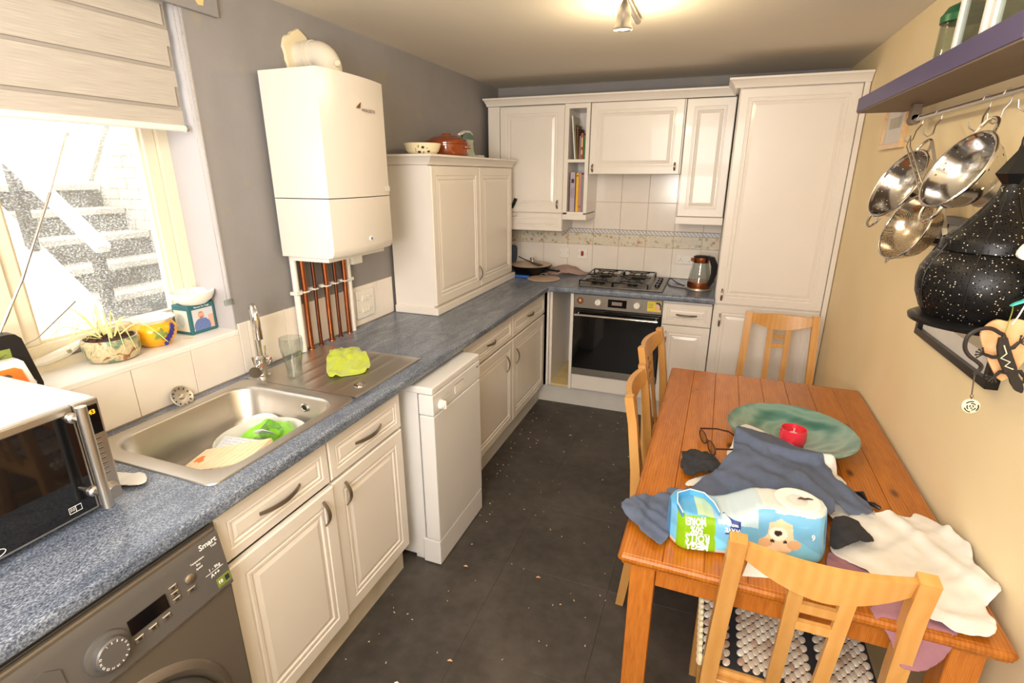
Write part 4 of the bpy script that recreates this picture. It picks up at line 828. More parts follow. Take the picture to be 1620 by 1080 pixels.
# ================================================================== BLIND
c = thing('roller_blind', 'half-lowered pale striped roller blind over the window', 'blind', (-.03, -3.35, 2.2))
for k in range(8):
    z0 = 1.800 + k * .058; sub('fabric_band', B().box(-.032, -.030, -4.03, -2.668 - (.0 if k % 2 == 0 else .012), z0, z0 + (.046 if k % 2 == 0 else .058)), M['blind'], c)
sub('sheer_backing', B().box(-.038, -.037, -4.03, -2.664, 1.795, 2.25), M['sheer'], c)
sub('bottom_bar', B().box(-.044, -.022, -4.03, -2.664, 1.782, 1.802, .007, 3), M['whiteplastic'], c); sub('end_cap', B().lathe((-.033, -2.664, 1.792), [(.011, 0), (.012, .004), (.006, .008), (0, .008)], 20, (0, 1, 0)), M['chrome'], c, smooth=True)
sub('roller_tube', B().tube([(-.04, -4.03, 2.235), (-.04, -2.655, 2.235)], .025, 16), M['whiteplastic'], c)
for (ya_, yb_) in ((-2.668, -2.657), (-2.650, -2.641)):
    b = B(); zt = 2.2; n = 150
    for k in range(n): b.lathe((.009, ya_ + (yb_ - ya_) * k / n, zt - k * (1.0 / n)), [(.0002, -.0018), (.0021, -.0009), (.0021, .0009), (.0002, .0018)], 5)
    b.tube([(.009, ya_, zt), (.009, yb_, zt - 1.0)], .0006, 4); sub('bead_chain', b, M['steel'], c, kind='stuff')
sub('chain_weight', B().box(.002, .016, -2.668, -2.632, 1.19, 1.212, .003), M['clearglass'], c)
c = thing('blind_batten', 'grey painted wooden batten with bare patch above the window corner', 'batten', (.01, -2.7, 2.14)); sub('batten', B().box(.0, .018, -3.1, -2.505, 2.147, 2.262, .002, 1), M['grey'], c)
sub('bare_patch', B().prism([(-2.592, 2.20), (-2.555, 2.197), (-2.563, 2.168), (-2.582, 2.166), (-2.59, 2.178)], 'x', .018, .0188), M['yellowwood'], c)

# ================================================================== BACK RUN THINGS
c = thing('gas_hob', 'four-burner black gas hob set in the back worktop', 'hob', (1.10, -.30, .911))
hz = .911; sub('base_tray', B().box(.815, 1.385, -.555, -.055, hz, hz + .01, .004), M['hobsteel'], c)
for (bx, by, br) in ((.93, -.43, .05), (.93, -.18, .036), (1.17, -.43, .036), (1.17, -.18, .044)):
    h = sub('burner', B().lathe((bx, by, hz + .01), [(br, 0), (br, .008), (br * .8, .012), (br * .8, .018), (0, .02)], 24), M['blackmetal'], c, smooth=True)
for (x0, x1) in ((.822, 1.048), (1.056, 1.285)):
    b = B(); zt = hz + .042; y0, y1 = -.548, -.062
    b.tube([(x0, y0, zt), (x1, y0, zt), (x1, y1, zt), (x0, y1, zt)], .0048, 8, closed=True)
    for (fx, fy) in ((x0, y0), (x1, y0), (x0, y1), (x1, y1)): b.tube([(fx, fy, zt), (fx, fy, hz + .01)], .0048, 8)
    xm = (x0 + x1) / 2
    b.tube([(x0, (y0 + y1) / 2, zt), (x1, (y0 + y1) / 2, zt)], .004, 8)
    for by in (-.43, -.18):
        for k in range(4):
            a = PI / 4 + PI / 2 * k; b.tube([(xm + .03 * math.cos(a), by + .03 * math.sin(a), zt + .001), (xm + .105 * math.cos(a), by + .115 * math.sin(a), zt)], .004, 8)
        b.tube([(xm + .06 * math.cos(t), by + .06 * math.sin(t), zt) for t in [2 * PI * i / 24 for i in range(24)]], .0036, 6, closed=True)
    sub('pan_support', b, M['blackmetal'], c, smooth=True)
for k in range(4): sub('control_knob', B().lathe((1.335, -.42 + k * .085, hz + .01), [(.018, 0), (.016, .016), (0, .017)], 20), M['black'], c, smooth=True)
# kettle
c = thing('glass_kettle', 'glass kettle with copper bands and black handle by the fridge cabinet', 'kettle', (1.60, -.36, .911)); kx, ky = 1.60, -.365
sub('base', B().lathe((kx, ky, .911), [(.082, 0), (.084, .006), (.080, .016), (.074, .018)], 36), M['steel'], c, smooth=True)
sub('lower_band', B().lathe((kx, ky, .929), [(.074, 0), (.076, .004), (.074, .038), (.072, .04), (0, .04)], 36), M['copper'], c, smooth=True)
sub('glass_body', B().lathe((kx, ky, .968), [(.0725, 0), (.066, .05), (.054, .105), (.049, .128), (.0475, .128), (.052, .105), (.064, .05), (.0705, 0)], 36, cap0=False, cap1=False), M['vessel'], c, smooth=True)
sub('upper_band', B().lathe((kx, ky, 1.094), [(.049, 0), (.05, .002), (.049, .034), (.046, .036)], 36).prism([(kx - .04, ky - .012), (kx - .066, ky - .004), (kx - .066, ky + .004), (kx - .04, ky + .012)], 'z', 1.10, 1.122), M['copper'], c, smooth=True)
sub('lid', B().lathe((kx, ky, 1.128), [(.05, 0), (.052, .004), (.04, .011), (0, .014)], 36), M['black'], c, smooth=True)
hd_ = Vector((.86, -.5, 0)).normalized(); K = Vector((kx, ky, 0)); sub('handle', B().bar([K + hd_ * .04 + Z * 1.138, K + hd_ * .075 + Z * 1.128, K + hd_ * .098 + Z * 1.085, K + hd_ * .10 + Z * 1.03, K + hd_ * .088 + Z * .98, K + hd_ * .07 + Z * .945], hd_.cross(Z), [.036, .036, .034, .03, .03, .03], [.012, .024, .028, .026, .022, .014]), M['black'], c, smooth=True)
sub('power_cord', B().tube(smooth_loop([(1.53, -.39, .916), (1.47, -.37, .915), (1.41, -.32, .915), (1.39, -.2, .916), (1.40, -.13, .93), (1.45, -.2, .915), (1.52, -.31, .915)][:7], 4)[:-4], .0035, 8), M['black'], c, smooth=True)
# sockets
c = thing('double_socket', 'white double plug socket on the tiles behind the kettle', 'socket', (1.49, -.01, 1.02)); sub('plate', B().box(1.415, 1.56, -.018, -.008, 1.02, 1.09, .003), M['whiteplastic'], c)
for xx in (1.45, 1.525):
    sub('rocker_switch', B().box(xx - .002, xx + .010, -.021, -.018, 1.066, 1.082, .001, 1), M['whiteplastic'], c); sub('pin_holes', B().box(xx - .013, xx - .009, -.0186, -.018, 1.04, 1.046).box(xx + .009, xx + .013, -.0186, -.018, 1.04, 1.046).box(xx - .002, xx + .002, -.0186, -.018, 1.052, 1.06), M['black'], c)
c = thing('cooker_switch', 'white cooker switch with red rocker on the tiles above the towel', 'switch', (.709, -.01, 1.03)); sub('plate', B().box(.668, .75, -.018, -.008, 1.018, 1.1, .003), M['whiteplastic'], c); sub('red_rocker', B().box(.699, .72, -.024, -.018, 1.042, 1.078, .002, 1), M['red'], c)
for xx in (.678, .74): sub('screw', B().lathe((xx, -.018, 1.058), [(.003, 0), (0, .001)], 8, (0, -1, 0)), M['darksteel'], c)
c = thing('blank_socket_plate', 'plain white outlet plate on the tiles left of the red cooker switch', 'socket', (.56, -.01, 1.02)); sub('plate', B().box(.52, .603, -.018, -.008, 1.02, 1.102, .003), M['whiteplastic'], c)
for xx in (.53, .593): sub('screw', B().lathe((xx, -.018, 1.06), [(.003, 0), (0, .001)], 8, (0, -1, 0)), M['darksteel'], c)
# pan, lid, towel etc
c = thing('frying_pan', 'black frying pan with glass lid in the worktop corner', 'pan', (.30, -.20, .911)); fx, fy = .355, -.225
sub('pan_body', B().lathe((fx, fy, .911), [(.10, 0), (.115, .006), (.152, .058), (.164, .072), (.160, .074), (.112, .012), (0, .01)], 44), M['blackmetal'], c, smooth=True)
sub('handle', B().bar([(.50, -.28, .965), (.56, -.31, .968), (.61, -.34, .968)], Z, .014, .026), M['black'], c)
sub('glass_lid', B().lathe((fx, fy, .984), [(.156, 0), (.158, .003), (.12, .012), (.06, .02), (0, .023)], 44, cap0=False), M['beigeplate'], c, smooth=True); sub('lid_knob', B().lathe((fx + .01, fy, 1.006), [(.012, 0), (.01, .012), (.017, .02), (.017, .03), (0, .034)], 24), M['steel'], c, smooth=True)
c = thing('black_ladle', 'black spatula resting across the frying pan lid', 'utensil', (.28, -.25, .985)); sub('shaft', B().tube([(.25, -.22, 1.040), (.32, -.26, 1.024), (.38, -.29, 1.014)], .004, 8), M['blackmetal'], c, smooth=True); sub('blade', B().bar([(.37, -.285, 1.016), (.43, -.315, 1.006), (.47, -.33, 1.0)], (.5, .8, 0), [.02, .045, .04], .004), M['black'], c)
c = thing('flat_pan_lid', 'flat beige round lid with metal loop handle on the corner worktop', 'lid', (.50, -.36, .911)); sub('disc', B().lathe((.51, -.385, .9115), [(.118, 0), (.122, .003), (.118, .006), (0, .009)], 44), M['beigeplate'], c, smooth=True)
sub('loop_handle', B().tube([(.51 + .03 * math.cos(a) * .9, -.385 + .015 * math.cos(a), .919 + .034 * math.sin(a)) for a in [PI * i / 12 for i in range(13)]], .0028, 8), M['chrome'], c, smooth=True)
cloth('tea_towel', [(.46, -.20), (.50, -.09), (.58, -.04), (.68, -.05), (.76, -.08), (.78, -.14), (.70, -.19), (.60, -.22), (.52, -.25)], lambda x, y: (x, y, .916 + .055 * max(0, 1 - ((x - .60) / .15) ** 2 - ((y + .11) / .12) ** 2) + .012 * abs(fbm(x, y, 14, 4))), M['check'], 'crumpled red and white checked tea towel beside the hob', 'towel', s=.012)
c = thing('blue_brush', 'blue plastic brush lying in front of the frying pan', 'brush', (.33, -.42, .911)); sub('brush_head', B().box(.30, .40, -.415, -.375, .912, .93, .006), M['blue'], c); sub('brush_handle', B().tube([(.30, -.395, .922), (.25, -.40, .92), (.21, -.41, .918)], [.009, .006, .007], 10), M['blue'], c, smooth=True)
cloth('hanging_cloth', [(.10, -.03), (.16, -.03), (.175, -.06), (.16, -.10), (.12, -.12), (.09, -.09)], lambda x, y: (x * 1.0, -.045 + .015 * math.sin(x * 90) + (y + .07) * .25, 1.02 + (y + .07) * 1.9), M['tshirt'], 'grey-blue dishcloth hanging behind the frying pan', 'cloth', s=.02)
# utensils at flap
c = thing('hanging_utensils', 'dark handled kitchen utensils hanging beside the corner wall cabinet', 'utensil', (.20, -.345, 1.40))
sub('dark_handle', B().bar([(.272, -.345, 1.482), (.258, -.345, 1.445), (.245, -.345, 1.415)], -Y, [.014, .013, .009], [.022, .02, .012]), M['black'], c); sub('wire_whisk', B().tube([(.247, -.345, 1.415), (.238, -.345, 1.385), (.248, -.345, 1.355), (.277, -.345, 1.36), (.277, -.345, 1.38), (.252, -.345, 1.393)], .0022, 8), M['steel'], c, smooth=True)
sub('second_handle', B().bar([(.240, -.34, 1.45), (.237, -.34, 1.41)], -Y, .012, .012), M['black'], c)

# ================================================================== BOOKS
def book(x, z0, h, t, d, mat, label, lean=0, marks=None):
    c = thing('book', label, 'book', (x, -.2, z0), 'books in the open wall shelf unit'); y1 = -.30; 
    def q(px_, pz): return px_ + lean * pz
    b = B(); b.loft([[(x + lean * pz + dx, yy, z0 + pz) for dx, yy in ((0, y1 + d), (0, y1), (t, y1), (t, y1 + d))] for pz in (0, h)]); sub('cover', b, mat, c)
    b = B(); b.loft([[(x + lean * pz + dx, yy, z0 + pz) for dx, yy in ((.0015, y1 + d + .002), (.0015, y1 + .004), (t - .0015, y1 + .004), (t - .0015, y1 + d + .002))] for pz in (.002, h + .0015)]); sub('pages', b, M['paper'], c)
    for s_ in (marks or []): 
        if isinstance(s_[0], str): text('spine_text', s_[0], (x + t / 2 + s_[3] + lean * s_[1], y1 - .0006, z0 + s_[1]), -Z, X, s_[2], M['dark_ink'], c)
        else: sub('spine_mark', B().box(x + t * .2, x + t * .8, y1 - .001, y1, z0 + s_[0], z0 + s_[1]), M[s_[2]], c)
    return c
mk = lambda n, cc: plain('cover_' + n, cc, .5, var=.1, vscale=30)
lil, yel, pnk, gry, wht, brn, rdd, grn, oli = mk('lilac', '#b6a7b8'), mk('yellow', '#e8bb1c'), mk('pink', '#c9898a'), mk('grey', '#8e8a8c'), mk('white', '#d9d6d2'), mk('brown', '#6b3a2c'), mk('red', '#a8462e'), mk('green', '#3f6a3a'), mk('olive', '#8a7a3a')
book(.668, 1.397, .265, .034, .2, lil, 'thick lilac book with dark spine lettering on the lower shelf', 0, [('THE FLAVOUR', .13, .011, .006), ('COOKBOOK', .13, .011, -.006), ('vol. 2', .215, .011, 0), (.195, .222, 'dark_ink')])
book(.710, 1.397, .262, .018, .2, yel, 'bright yellow slim book on the lower shelf', 0, [(.24, .25, 'brownprint')])
book(.7305, 1.397, .262, .016, .2, pnk, 'pale pink book right of the yellow book', 0, [(.03, .04, 'brownprint')])
book(.7485, 1.397, .25, .020, .2, gry, 'dull grey book squeezed at the lower shelf right end')
book(.690, 1.751, .28, .010, .18, wht, 'tall white magazine leaning left on the upper shelf', -.10)
book(.703, 1.751, .225, .006, .18, oli, 'thin olive booklet leaning beside the white magazine', -.085)
book(.712, 1.751, .20, .009, .18, brn, 'dark brown thin book leaning on the upper shelf', -.05)
book(.7235, 1.751, .15, .008, .17, gry, 'small grey booklet on the upper shelf centre')
book(.733, 1.751, .165, .017, .17, rdd, 'short red book on the upper shelf', 0, [(.03, .06, 'yellowwood'), (.08, .14, 'yellowwood')])
book(.752, 1.751, .15, .015, .17, grn, 'dark green book at the upper shelf right end')

# ================================================================== ON THE CUPBOARD
TZ = 1.7465
c = thing('olive_bowl', 'cream bowl painted with olives on top of the worktop cupboard', 'bowl', (.15, -1.47, TZ)); ox, oy = .17, -1.475
sub('shell', B().lathe((ox, oy, TZ), [(.06, 0), (.072, .004), (.086, .02), (.096, .048), (.099, .056), (.096, .057), (.09, .045), (.075, .015), (0, .012)], 44), M['creamglaze'], c, smooth=True)
cd = math.atan2(-4.0 - oy, 1.64 - ox)
def onb(a, z): r = .073 + z * .50 - (z * z) * 1.2; return Vector((ox + r * math.cos(cd + a), oy + r * math.sin(cd + a), TZ + z))
for a, z_, m_ in ((.02, .036, 'olive'), (-.2, .014, 'olive'), (.38, .018, 'olive'), (-1.5, .02, 'olive')):
    q = onb(a, z_); sub('painted_olive', B().lathe(q, [(.0001, -.003), (.007, -.001), (.0085, .001), (.005, .0035), (0, .004)], 14, q - Vector((ox, oy, q.z))), M[m_], c, smooth=True)
for a, z_, dz in ((-.42, .012, .026), (-.24, .028, .022), (.16, .028, .006), (-1.4, .02, .03), (.06, .006, .012)):
    q0 = onb(a, z_); q1 = onb(a + (.22 if dz < .01 else .03), z_ + dz); n_ = (q0 - Vector((ox, oy, q0.z))).normalized(); sub('painted_leaf', B().tube([q0, (q0 + q1) / 2, q1], [.0015, .0045, .001], 6), M['green'], c)
c = thing('brown_casserole', 'glossy brown lidded casserole on the worktop cupboard behind the olive bowl', 'casserole', (.15, -1.17, TZ))
sub('pot', B().lathe((.15, -1.16, TZ), [(.10, 0), (.118, .004), (.124, .02), (.124, .065), (.130, .068), (.130, .074), (.12, .074)], 44), M['brownglaze'], c, smooth=True); ld = sub('lid', B().lathe((.15, -1.16, TZ + .074), [(.127, 0), (.124, .01), (.10, .026), (.06, .04), (.03, .043), (.026, .052), (0, .054)], 44), M['brownglaze'], c, smooth=True)
sub('handle', B().tube([(.27, -1.18, TZ + .05), (.295, -1.16, TZ + .05), (.27, -1.13, TZ + .05)], .009, 10), M['brownglaze'], c, smooth=True)
c = thing('snack_bag', 'folded green and silver foil bag on the cupboard beside the casserole', 'bag', (.16, -.93, TZ))
b = B(); n = 22; loops = []
for j in range(9):
    t = j / 8; z_ = TZ + .002 + .105 * t; w_ = .065 - .02 * math.sin(t * PI) + .02 * t; dpt = .045 * (1 - t * .75); lp = []
    for i in range(n):
        a = 2 * PI * i / n; k = 1 + .14 * fbm(math.cos(a) + t * 2, math.sin(a), 2.2, 3); lp.append((.17 + dpt * math.cos(a) * k, -.92 + w_ * math.sin(a) * k, z_ + .008 * fbm(a, t, 2, 8)))
    loops.append(lp)
sub('pouch', b.loft(loops), M['cork'], c, smooth=True); b = B(); b.bar([(.18, -1.02, TZ + .116), (.175, -.97, TZ + .128), (.17, -.90, TZ + .13), (.165, -.84, TZ + .112), (.16, -.825, TZ + .10)], (.3, 0, 1), [.02, .034, .036, .03, .02], .012); sub('rolled_top', b, M['greenfoil'], c, smooth=True)
b = B(); b.bar([(.18, -1.06, TZ + .128), (.175, -.98, TZ + .146), (.17, -.90, TZ + .15), (.165, -.85, TZ + .138)], (.2, 0, 1), [.01, .016, .018, .014], .012); sub('torn_edge', b, M['paper'], c, smooth=True)
tag(obj('foil_packet', B().prism([(.10, -.82), (.20, -.83), (.21, -.76), (.14, -.72), (.09, -.76)], 'z', TZ, TZ + .02), M['card']), 'small pale packet lying at the far end of the cupboard top', 'packet')
tag(obj('twig_bundle', B().tube([(.95, -.15, 2.162), (1.0, -.12, 2.175), (1.08, -.1, 2.178), (1.15, -.12, 2.17)], .012, 8), M['brownprint'], smooth=True), 'dark curved object lying on top of the wall cabinets', 'object')
# ================================================================== RIGHT WALL
c = thing('floating_shelf', 'violet lacquered floating shelf high on the yellow wall', 'shelf', (2.25, -2.0, 1.892))
sub('board', B().box(2.15, W, -2.645, -1.336, 1.896, 1.948, .001, 1), M['purple'], c); sub('underside', B().box(2.153, W, -2.642, -1.339, 1.891, 1.8965), M['shelfunder'], c)
RX, RZ = 2.282, 1.838
c = thing('hanging_rail', 'steel utensil rail under the violet shelf', 'rail', (RX, -2.2, RZ))
sub('rod', B().tube([(RX, -2.72, RZ), (RX, -1.60, RZ)], .0075, 14), M['steel'], c, smooth=True)
for yy in (-1.615, -2.66): sub('bracket', B().box(RX - .014, RX + .014, yy - .02, yy + .02, RZ - .002, 1.891, .002).lathe((RX, yy - .02, RZ), [(.017, 0), (.017, .04)], 24, (0, 1, 0)), M['shelfunder'], c)
def hook(yy, lb, tip=(-.02, -.0), L=.075):
    dy, dx = tip; b = B(); pts = [(RX - .010, yy, RZ - .002), (RX - .007, yy, RZ + .008), (RX + .002, yy, RZ + .011), (RX + .010, yy, RZ + .004), (RX + .008, yy, RZ - .02), (RX + dx * .5 - .002, yy + dy * .5, RZ - L * .6), (RX + dx - .004, yy + dy, RZ - L), (RX + dx - .016, yy + dy, RZ - L - .008), (RX + dx - .028, yy + dy, RZ - L), (RX + dx - .031, yy + dy, RZ - L + .016)]
    return tag(obj('s_hook', b.tube(pts, .0021, 8), M['steel'], smooth=True), lb, 'hook', 'S-hooks on the utensil rail')
hook(-1.69, 'steel S-hook at the far end holding the far colander', (-.09, -.03)); hook(-1.86, 'steel S-hook holding the wire sieve and ladle', (-.10, -.03), .068); hook(-2.19, 'steel S-hook holding the near colander', (-.10, -.03)); hook(-2.30, 'steel S-hook hanging empty between the near colander and lantern', (.0, .0), .06); hook(-2.46, 'steel S-hook holding the black lantern', (-.03, -.02), .05)
def frame_of(D, ctr, ratio):
    ctr = Vector(ctr); Dn = Vector(D).normalized(); v = (Vector((1.642, -4.009, 1.649)) - ctr).normalized(); v = (v - Dn * v.dot(Dn)).normalized(); w_ = v.cross(Dn).normalized()
    if w_.x > 0: w_ = -w_
    n = (v * ratio + w_ * math.sqrt(1 - ratio * ratio)).normalized(); return Dn, n, Dn.cross(n)
def ring_pts(ctr, a, b_, r, n=40): return [ctr + a * (r * math.cos(2 * PI * i / n)) + b_ * (r * math.sin(2 * PI * i / n)) for i in range(n)]
def colander(name, label, ctr, D, r, dep, ratio):
    c = thing(name, label, 'colander', ctr); ctr = Vector(ctr); Dn, n, s_ = frame_of(D, ctr, ratio)
    pr = [(.02, -dep), (r * .45, -dep * .98), (r * .72, -dep * .78), (r * .88, -dep * .45), (r * .95, -dep * .12), (r, 0)]
    pr2 = [(r * .95 - .001, -dep * .12), (r * .88 - .0012, -dep * .45), (r * .72 - .001, -dep * .77), (r * .45, -dep * .965), (.02, -dep * .98)]
    sub('bowl', B().lathe(ctr, pr, 48, n, True, False), M['perfsteel'], c, smooth=True)
    sub('rim', B().tube(ring_pts(ctr, Dn, s_, r), .0042, 10, closed=True).lathe(ctr, [(r, 0), (r * .96, .001), (r * .93, -.004)], 48, n, False, False), M['chrome'], c, smooth=True)
    sub('foot_ring', B().lathe(ctr - n * dep, [(r * .48, .004), (r * .50, -.018), (r * .53, -.02), (r * .52, -.024), (r * .46, -.02), (r * .44, .002)], 40, n, False, False), M['steel'], c, smooth=True)
    for sg in (-1, 1):
        base = ctr + Dn * r * sg; hp = [base + s_ * (.030 * math.cos(a)) + Dn * sg * (.036 * math.sin(a)) - n * .004 for a in [PI * i / 12 for i in range(13)]]
        sub('loop_handle', B().tube(hp, .0045, 10), M['chrome'], c, smooth=True)
colander('colander', 'steel colander hanging nearest the small wooden picture', (2.19, -1.936, 1.622), (-.09, -.01, -.201), .111, .080, .44)
colander('colander', 'steel colander with foot ring hanging nearest the black lantern', (2.168, -2.444, 1.660), (-.070, -.03, -.16), .092, .072, .50)
c = thing('wire_sieve', 'round fine mesh wire sieve with long wire handle between the two colanders', 'sieve', (2.17, -2.15, 1.50)); ctr = Vector((2.17, -2.178, 1.505)); Dn, n_, s_ = frame_of((-.06, -.032, -.179), ctr, .5); r = .096
sub('rim', B().tube(ring_pts(ctr, Dn, s_, r), .0035, 10, closed=True), M['chrome'], c, smooth=True)
sub('mesh_bowl', B().lathe(ctr, [(.0005, -.075), (r * .4, -.07), (r * .75, -.05), (r * .93, -.022), (r, 0)], 40, n_, False, False), M['mesh'], c, smooth=True)
tp = Vector((2.178, -2.01, 1.762)); q = ctr - Dn * r
sub('wire_handle', B().tube([q + s_ * .012, tp + s_ * .008 - Z * .03, tp, tp - s_ * .008 - Z * .03, q - s_ * .012], .0022, 8), M['chrome'], c, smooth=True)
sub('rest_hook', B().tube([ctr + Dn * r + s_ * .01, ctr + Dn * (r + .014), ctr + Dn * r - s_ * .01], .0022, 6), M['chrome'], c, smooth=True)
c = thing('black_ladle_pan', 'small black ladle with pale handle tip behind the sieve', 'ladle', (2.26, -2.16, 1.46)); sub('cup', B().lathe((2.262, -2.16, 1.468), [(.015, -.016), (.036, -.010), (.046, .004), (.043, .005), (.030, -.006), (0, -.010)], 32, (.1, .1, 1)), M['blackmetal'], c, smooth=True)
sub('strap', B().bar([(2.268, -2.19, 1.476), (2.264, -2.17, 1.52), (2.255, -2.08, 1.62), (2.25, -1.96, 1.75)], (.6, -.6, 0), [.010, .013, .012, .009], .003), M['steel'], c); sub('handle_tip', B().bar([(2.268, -2.19, 1.478), (2.265, -2.175, 1.505)], (.6, -.6, 0), .014, .005), M['creamglaze'], c)
# small wooden picture
c = thing('small_wooden_picture', 'small wooden framed sketch on the yellow wall beyond the colander', 'picture', (W, -1.2, 1.757))
def pframe(c, y0, y1, z0, z1, fw, dep, mat, matw=.035, pic='print'):
    x0 = W - dep; b = B(); b.box(x0, W, y0, y1, z0, z0 + fw, .001, 1).box(x0, W, y0, y1, z1 - fw, z1, .001, 1).box(x0, W, y0, y0 + fw, z0 + fw, z1 - fw, .001, 1).box(x0, W, y1 - fw, y1, z0 + fw, z1 - fw, .001, 1); sub('frame', b, mat, c)
    sub('mount', B().box(W - dep * .5, W - .001, y0 + fw, y1 - fw, z0 + fw, z1 - fw), M['card'], c); sub('picture_print', B().box(W - dep * .5 - .001, W - dep * .5, y0 + fw + matw, y1 - fw - matw, z0 + fw + matw, z1 - fw - matw), M[pic], c)
pframe(c, -1.36, -1.045, 1.757, 1.965, .022, .018, M['pinewood'], .06)
c = thing('black_framed_picture', 'black box-framed picture behind the lantern on the yellow wall', 'picture', (W, -2.26, 1.15)); pframe(c, -2.515, -2.005, 1.15, 1.53, .022, .028, M['blackmetal'], .05, 'mirrorglass')
# lantern
c = thing('moroccan_lantern', 'large black perforated metal lantern hanging by the yellow wall', 'lantern', (2.20, -2.58, 1.33)); lx, ly = 2.208, -2.628
sub('top_cone', B().lathe((lx, ly, 0), [(.004, 1.705), (.034, 1.655), (.036, 1.652), (.020, 1.632), (.019, 1.628)], 8), M['blackmetal'], c)
sub('neck', B().lathe((lx, ly, 0), [(.019, 1.632), (.023, 1.61), (.040, 1.58), (.062, 1.55), (.085, 1.527), (.088, 1.52)], 48, cap0=False, cap1=False), M['lantern'], c, smooth=True)
sub('collar', B().lathe((lx, ly, 0), [(.092, 1.522), (.094, 1.518), (.095, 1.498), (.092, 1.494)], 48, cap0=False, cap1=False), M['lantern'], c, smooth=True)
sub('globe', B().lathe((lx, ly, 0), [(.092, 1.496), (.106, 1.485), (.120, 1.455), (.123, 1.43), (.119, 1.40), (.106, 1.368), (.095, 1.352)], 56, cap0=False, cap1=False), M['lantern'], c, smooth=True)
sub('base_tray', B().lathe((lx, ly, 0), [(.085, 1.356), (.112, 1.352), (.122, 1.346), (.120, 1.338), (.10, 1.336), (0, 1.334)], 48), M['blackmetal'], c, smooth=True)
for k in range(8): a = 2 * PI * k / 8 + .2; sub('rib', B().tube([(lx + r_ * math.cos(a), ly + r_ * math.sin(a), z_) for r_, z_ in ((.0235, 1.61), (.0405, 1.58), (.0625, 1.55), (.0855, 1.527), (.0945, 1.51), (.1065, 1.485), (.121, 1.455), (.124, 1.43), (.120, 1.40), (.107, 1.368))], .0014, 5), M['blackmetal'], c)
sub('hanging_ring', B().tube([(lx + .0, ly + .014 * math.cos(t), 1.715 + .014 * math.sin(t)) for t in [2 * PI * i / 20 for i in range(20)]], .002, 6, closed=True).tube([(lx, ly + .03, 1.665), (lx, ly + .008, 1.725), (lx, ly + .02, 1.775)], .0015, 6), M['blackmetal'], c, smooth=True)
# shelf contents
c = thing('green_lid_jar', 'glass jar with domed green lid on the violet shelf', 'jar', (2.25, -1.94, 1.9485)); sub('glass', B().lathe((2.262, -1.955, 1.9485), [(.052, 0), (.055, .004), (.055, .12), (.05, .126), (.047, .126), (.052, .118), (.052, .006), (0, .005)], 36), M['clearglass'], c, smooth=True)
sub('lid', B().lathe((2.262, -1.955, 2.072), [(.058, 0), (.059, .018), (.055, .022), (.045, .040), (.02, .052), (0, .054)], 36), M['greencap'], c, smooth=True)
for (yy, lb) in ((-2.31, 'white framed glass lantern box on the violet shelf beside the jar'), (-2.515, 'white framed glass lantern box at the near end of the violet shelf')):
    c = thing('glass_lantern_box', lb, 'lantern', (2.245, yy, 1.9485)); h_, q = .26, .087; b = B(); x0, x1 = 2.165, 2.325
    for sx in (x0, x1 - .016):
        for sy in (yy - q, yy + q - .016): sub('post', B().box(sx, sx + .016, sy, sy + .016, 1.9485, 1.9485 + h_, .001, 1), M['whiteplastic'], c)
    sub('base', B().box(x0 + .016, x1 - .016, yy - q + .016, yy + q - .016, 1.9485, 1.955), M['whiteplastic'], c); sub('roof', B().box(x0, x1, yy - q, yy + q, 1.9485 + h_, 1.9485 + h_ + .016), M['whiteplastic'], c)
    for g in ((x0 + .006, x0 + .008, yy - q + .016, yy + q - .016), (x1 - .008, x1 - .006, yy - q + .016, yy + q - .016), (x0 + .016, x1 - .016, yy - q + .006, yy - q + .008), (x0 + .016, x1 - .016, yy + q - .008, yy + q - .006)): sub('pane', B().box(*g, 1.955, 1.9485 + h_), M['clearglass'], c)
# hanging garland
c = thing('hanging_garland', 'hanging string of a pale wooden heart and two birds before the lantern', 'ornament', (2.21, -2.74, 1.24)); yg = -2.765
hp = smooth_loop([(2.205, 1.377), (2.215, 1.383), (2.232, 1.38), (2.248, 1.365), (2.254, 1.348), (2.251, 1.321), (2.242, 1.285), (2.222, 1.255), (2.2, 1.281), (2.178, 1.32), (2.168, 1.347), (2.174, 1.367), (2.188, 1.379)], 3)
sub('wooden_heart', B().prism(hp, 'y', yg, yg + .006), M['heartwood'], c)
bp = smooth_loop([(2.200, 1.408), (2.206, 1.415), (2.219, 1.424), (2.222, 1.440), (2.232, 1.452), (2.248, 1.452), (2.272, 1.44), (2.276, 1.40), (2.262, 1.385), (2.25, 1.396), (2.238, 1.402), (2.232, 1.418), (2.218, 1.417)], 3)
sub('turquoise_bird', B().prism(bp, 'y', yg - .004, yg + .004), M['turq'], c)
wp = smooth_loop([(2.186, 1.506), (2.189, 1.520), (2.197, 1.530), (2.200, 1.522), (2.202, 1.548), (2.212, 1.556), (2.224, 1.548), (2.235, 1.552), (2.252, 1.53), (2.254, 1.49), (2.24, 1.468), (2.222, 1.46), (2.207, 1.478), (2.204, 1.50), (2.195, 1.498)], 3)
sub('white_bird', B().prism(wp, 'y', yg - .006, yg + .004), M['whiteglaze'], c); wg = smooth_loop([(2.218, 1.53), (2.24, 1.54), (2.256, 1.52), (2.255, 1.48), (2.236, 1.462), (2.222, 1.48), (2.215, 1.505)], 3); sub('bird_wing', B().prism(wg, 'y', yg - .010, yg - .006), M['creamglaze'], c)
sub('string', B().tube([(2.212, yg + .001, 1.372), (2.214, yg - .006, 1.39), (2.222, yg - .007, 1.428), (2.222, yg - .004, 1.46)], .0014, 6).tube([(2.226, yg, 1.54), (2.235, yg + .03, 1.70), (2.25, yg + .1, 1.893)], .0012, 6), M['white_ink'], c, smooth=True)
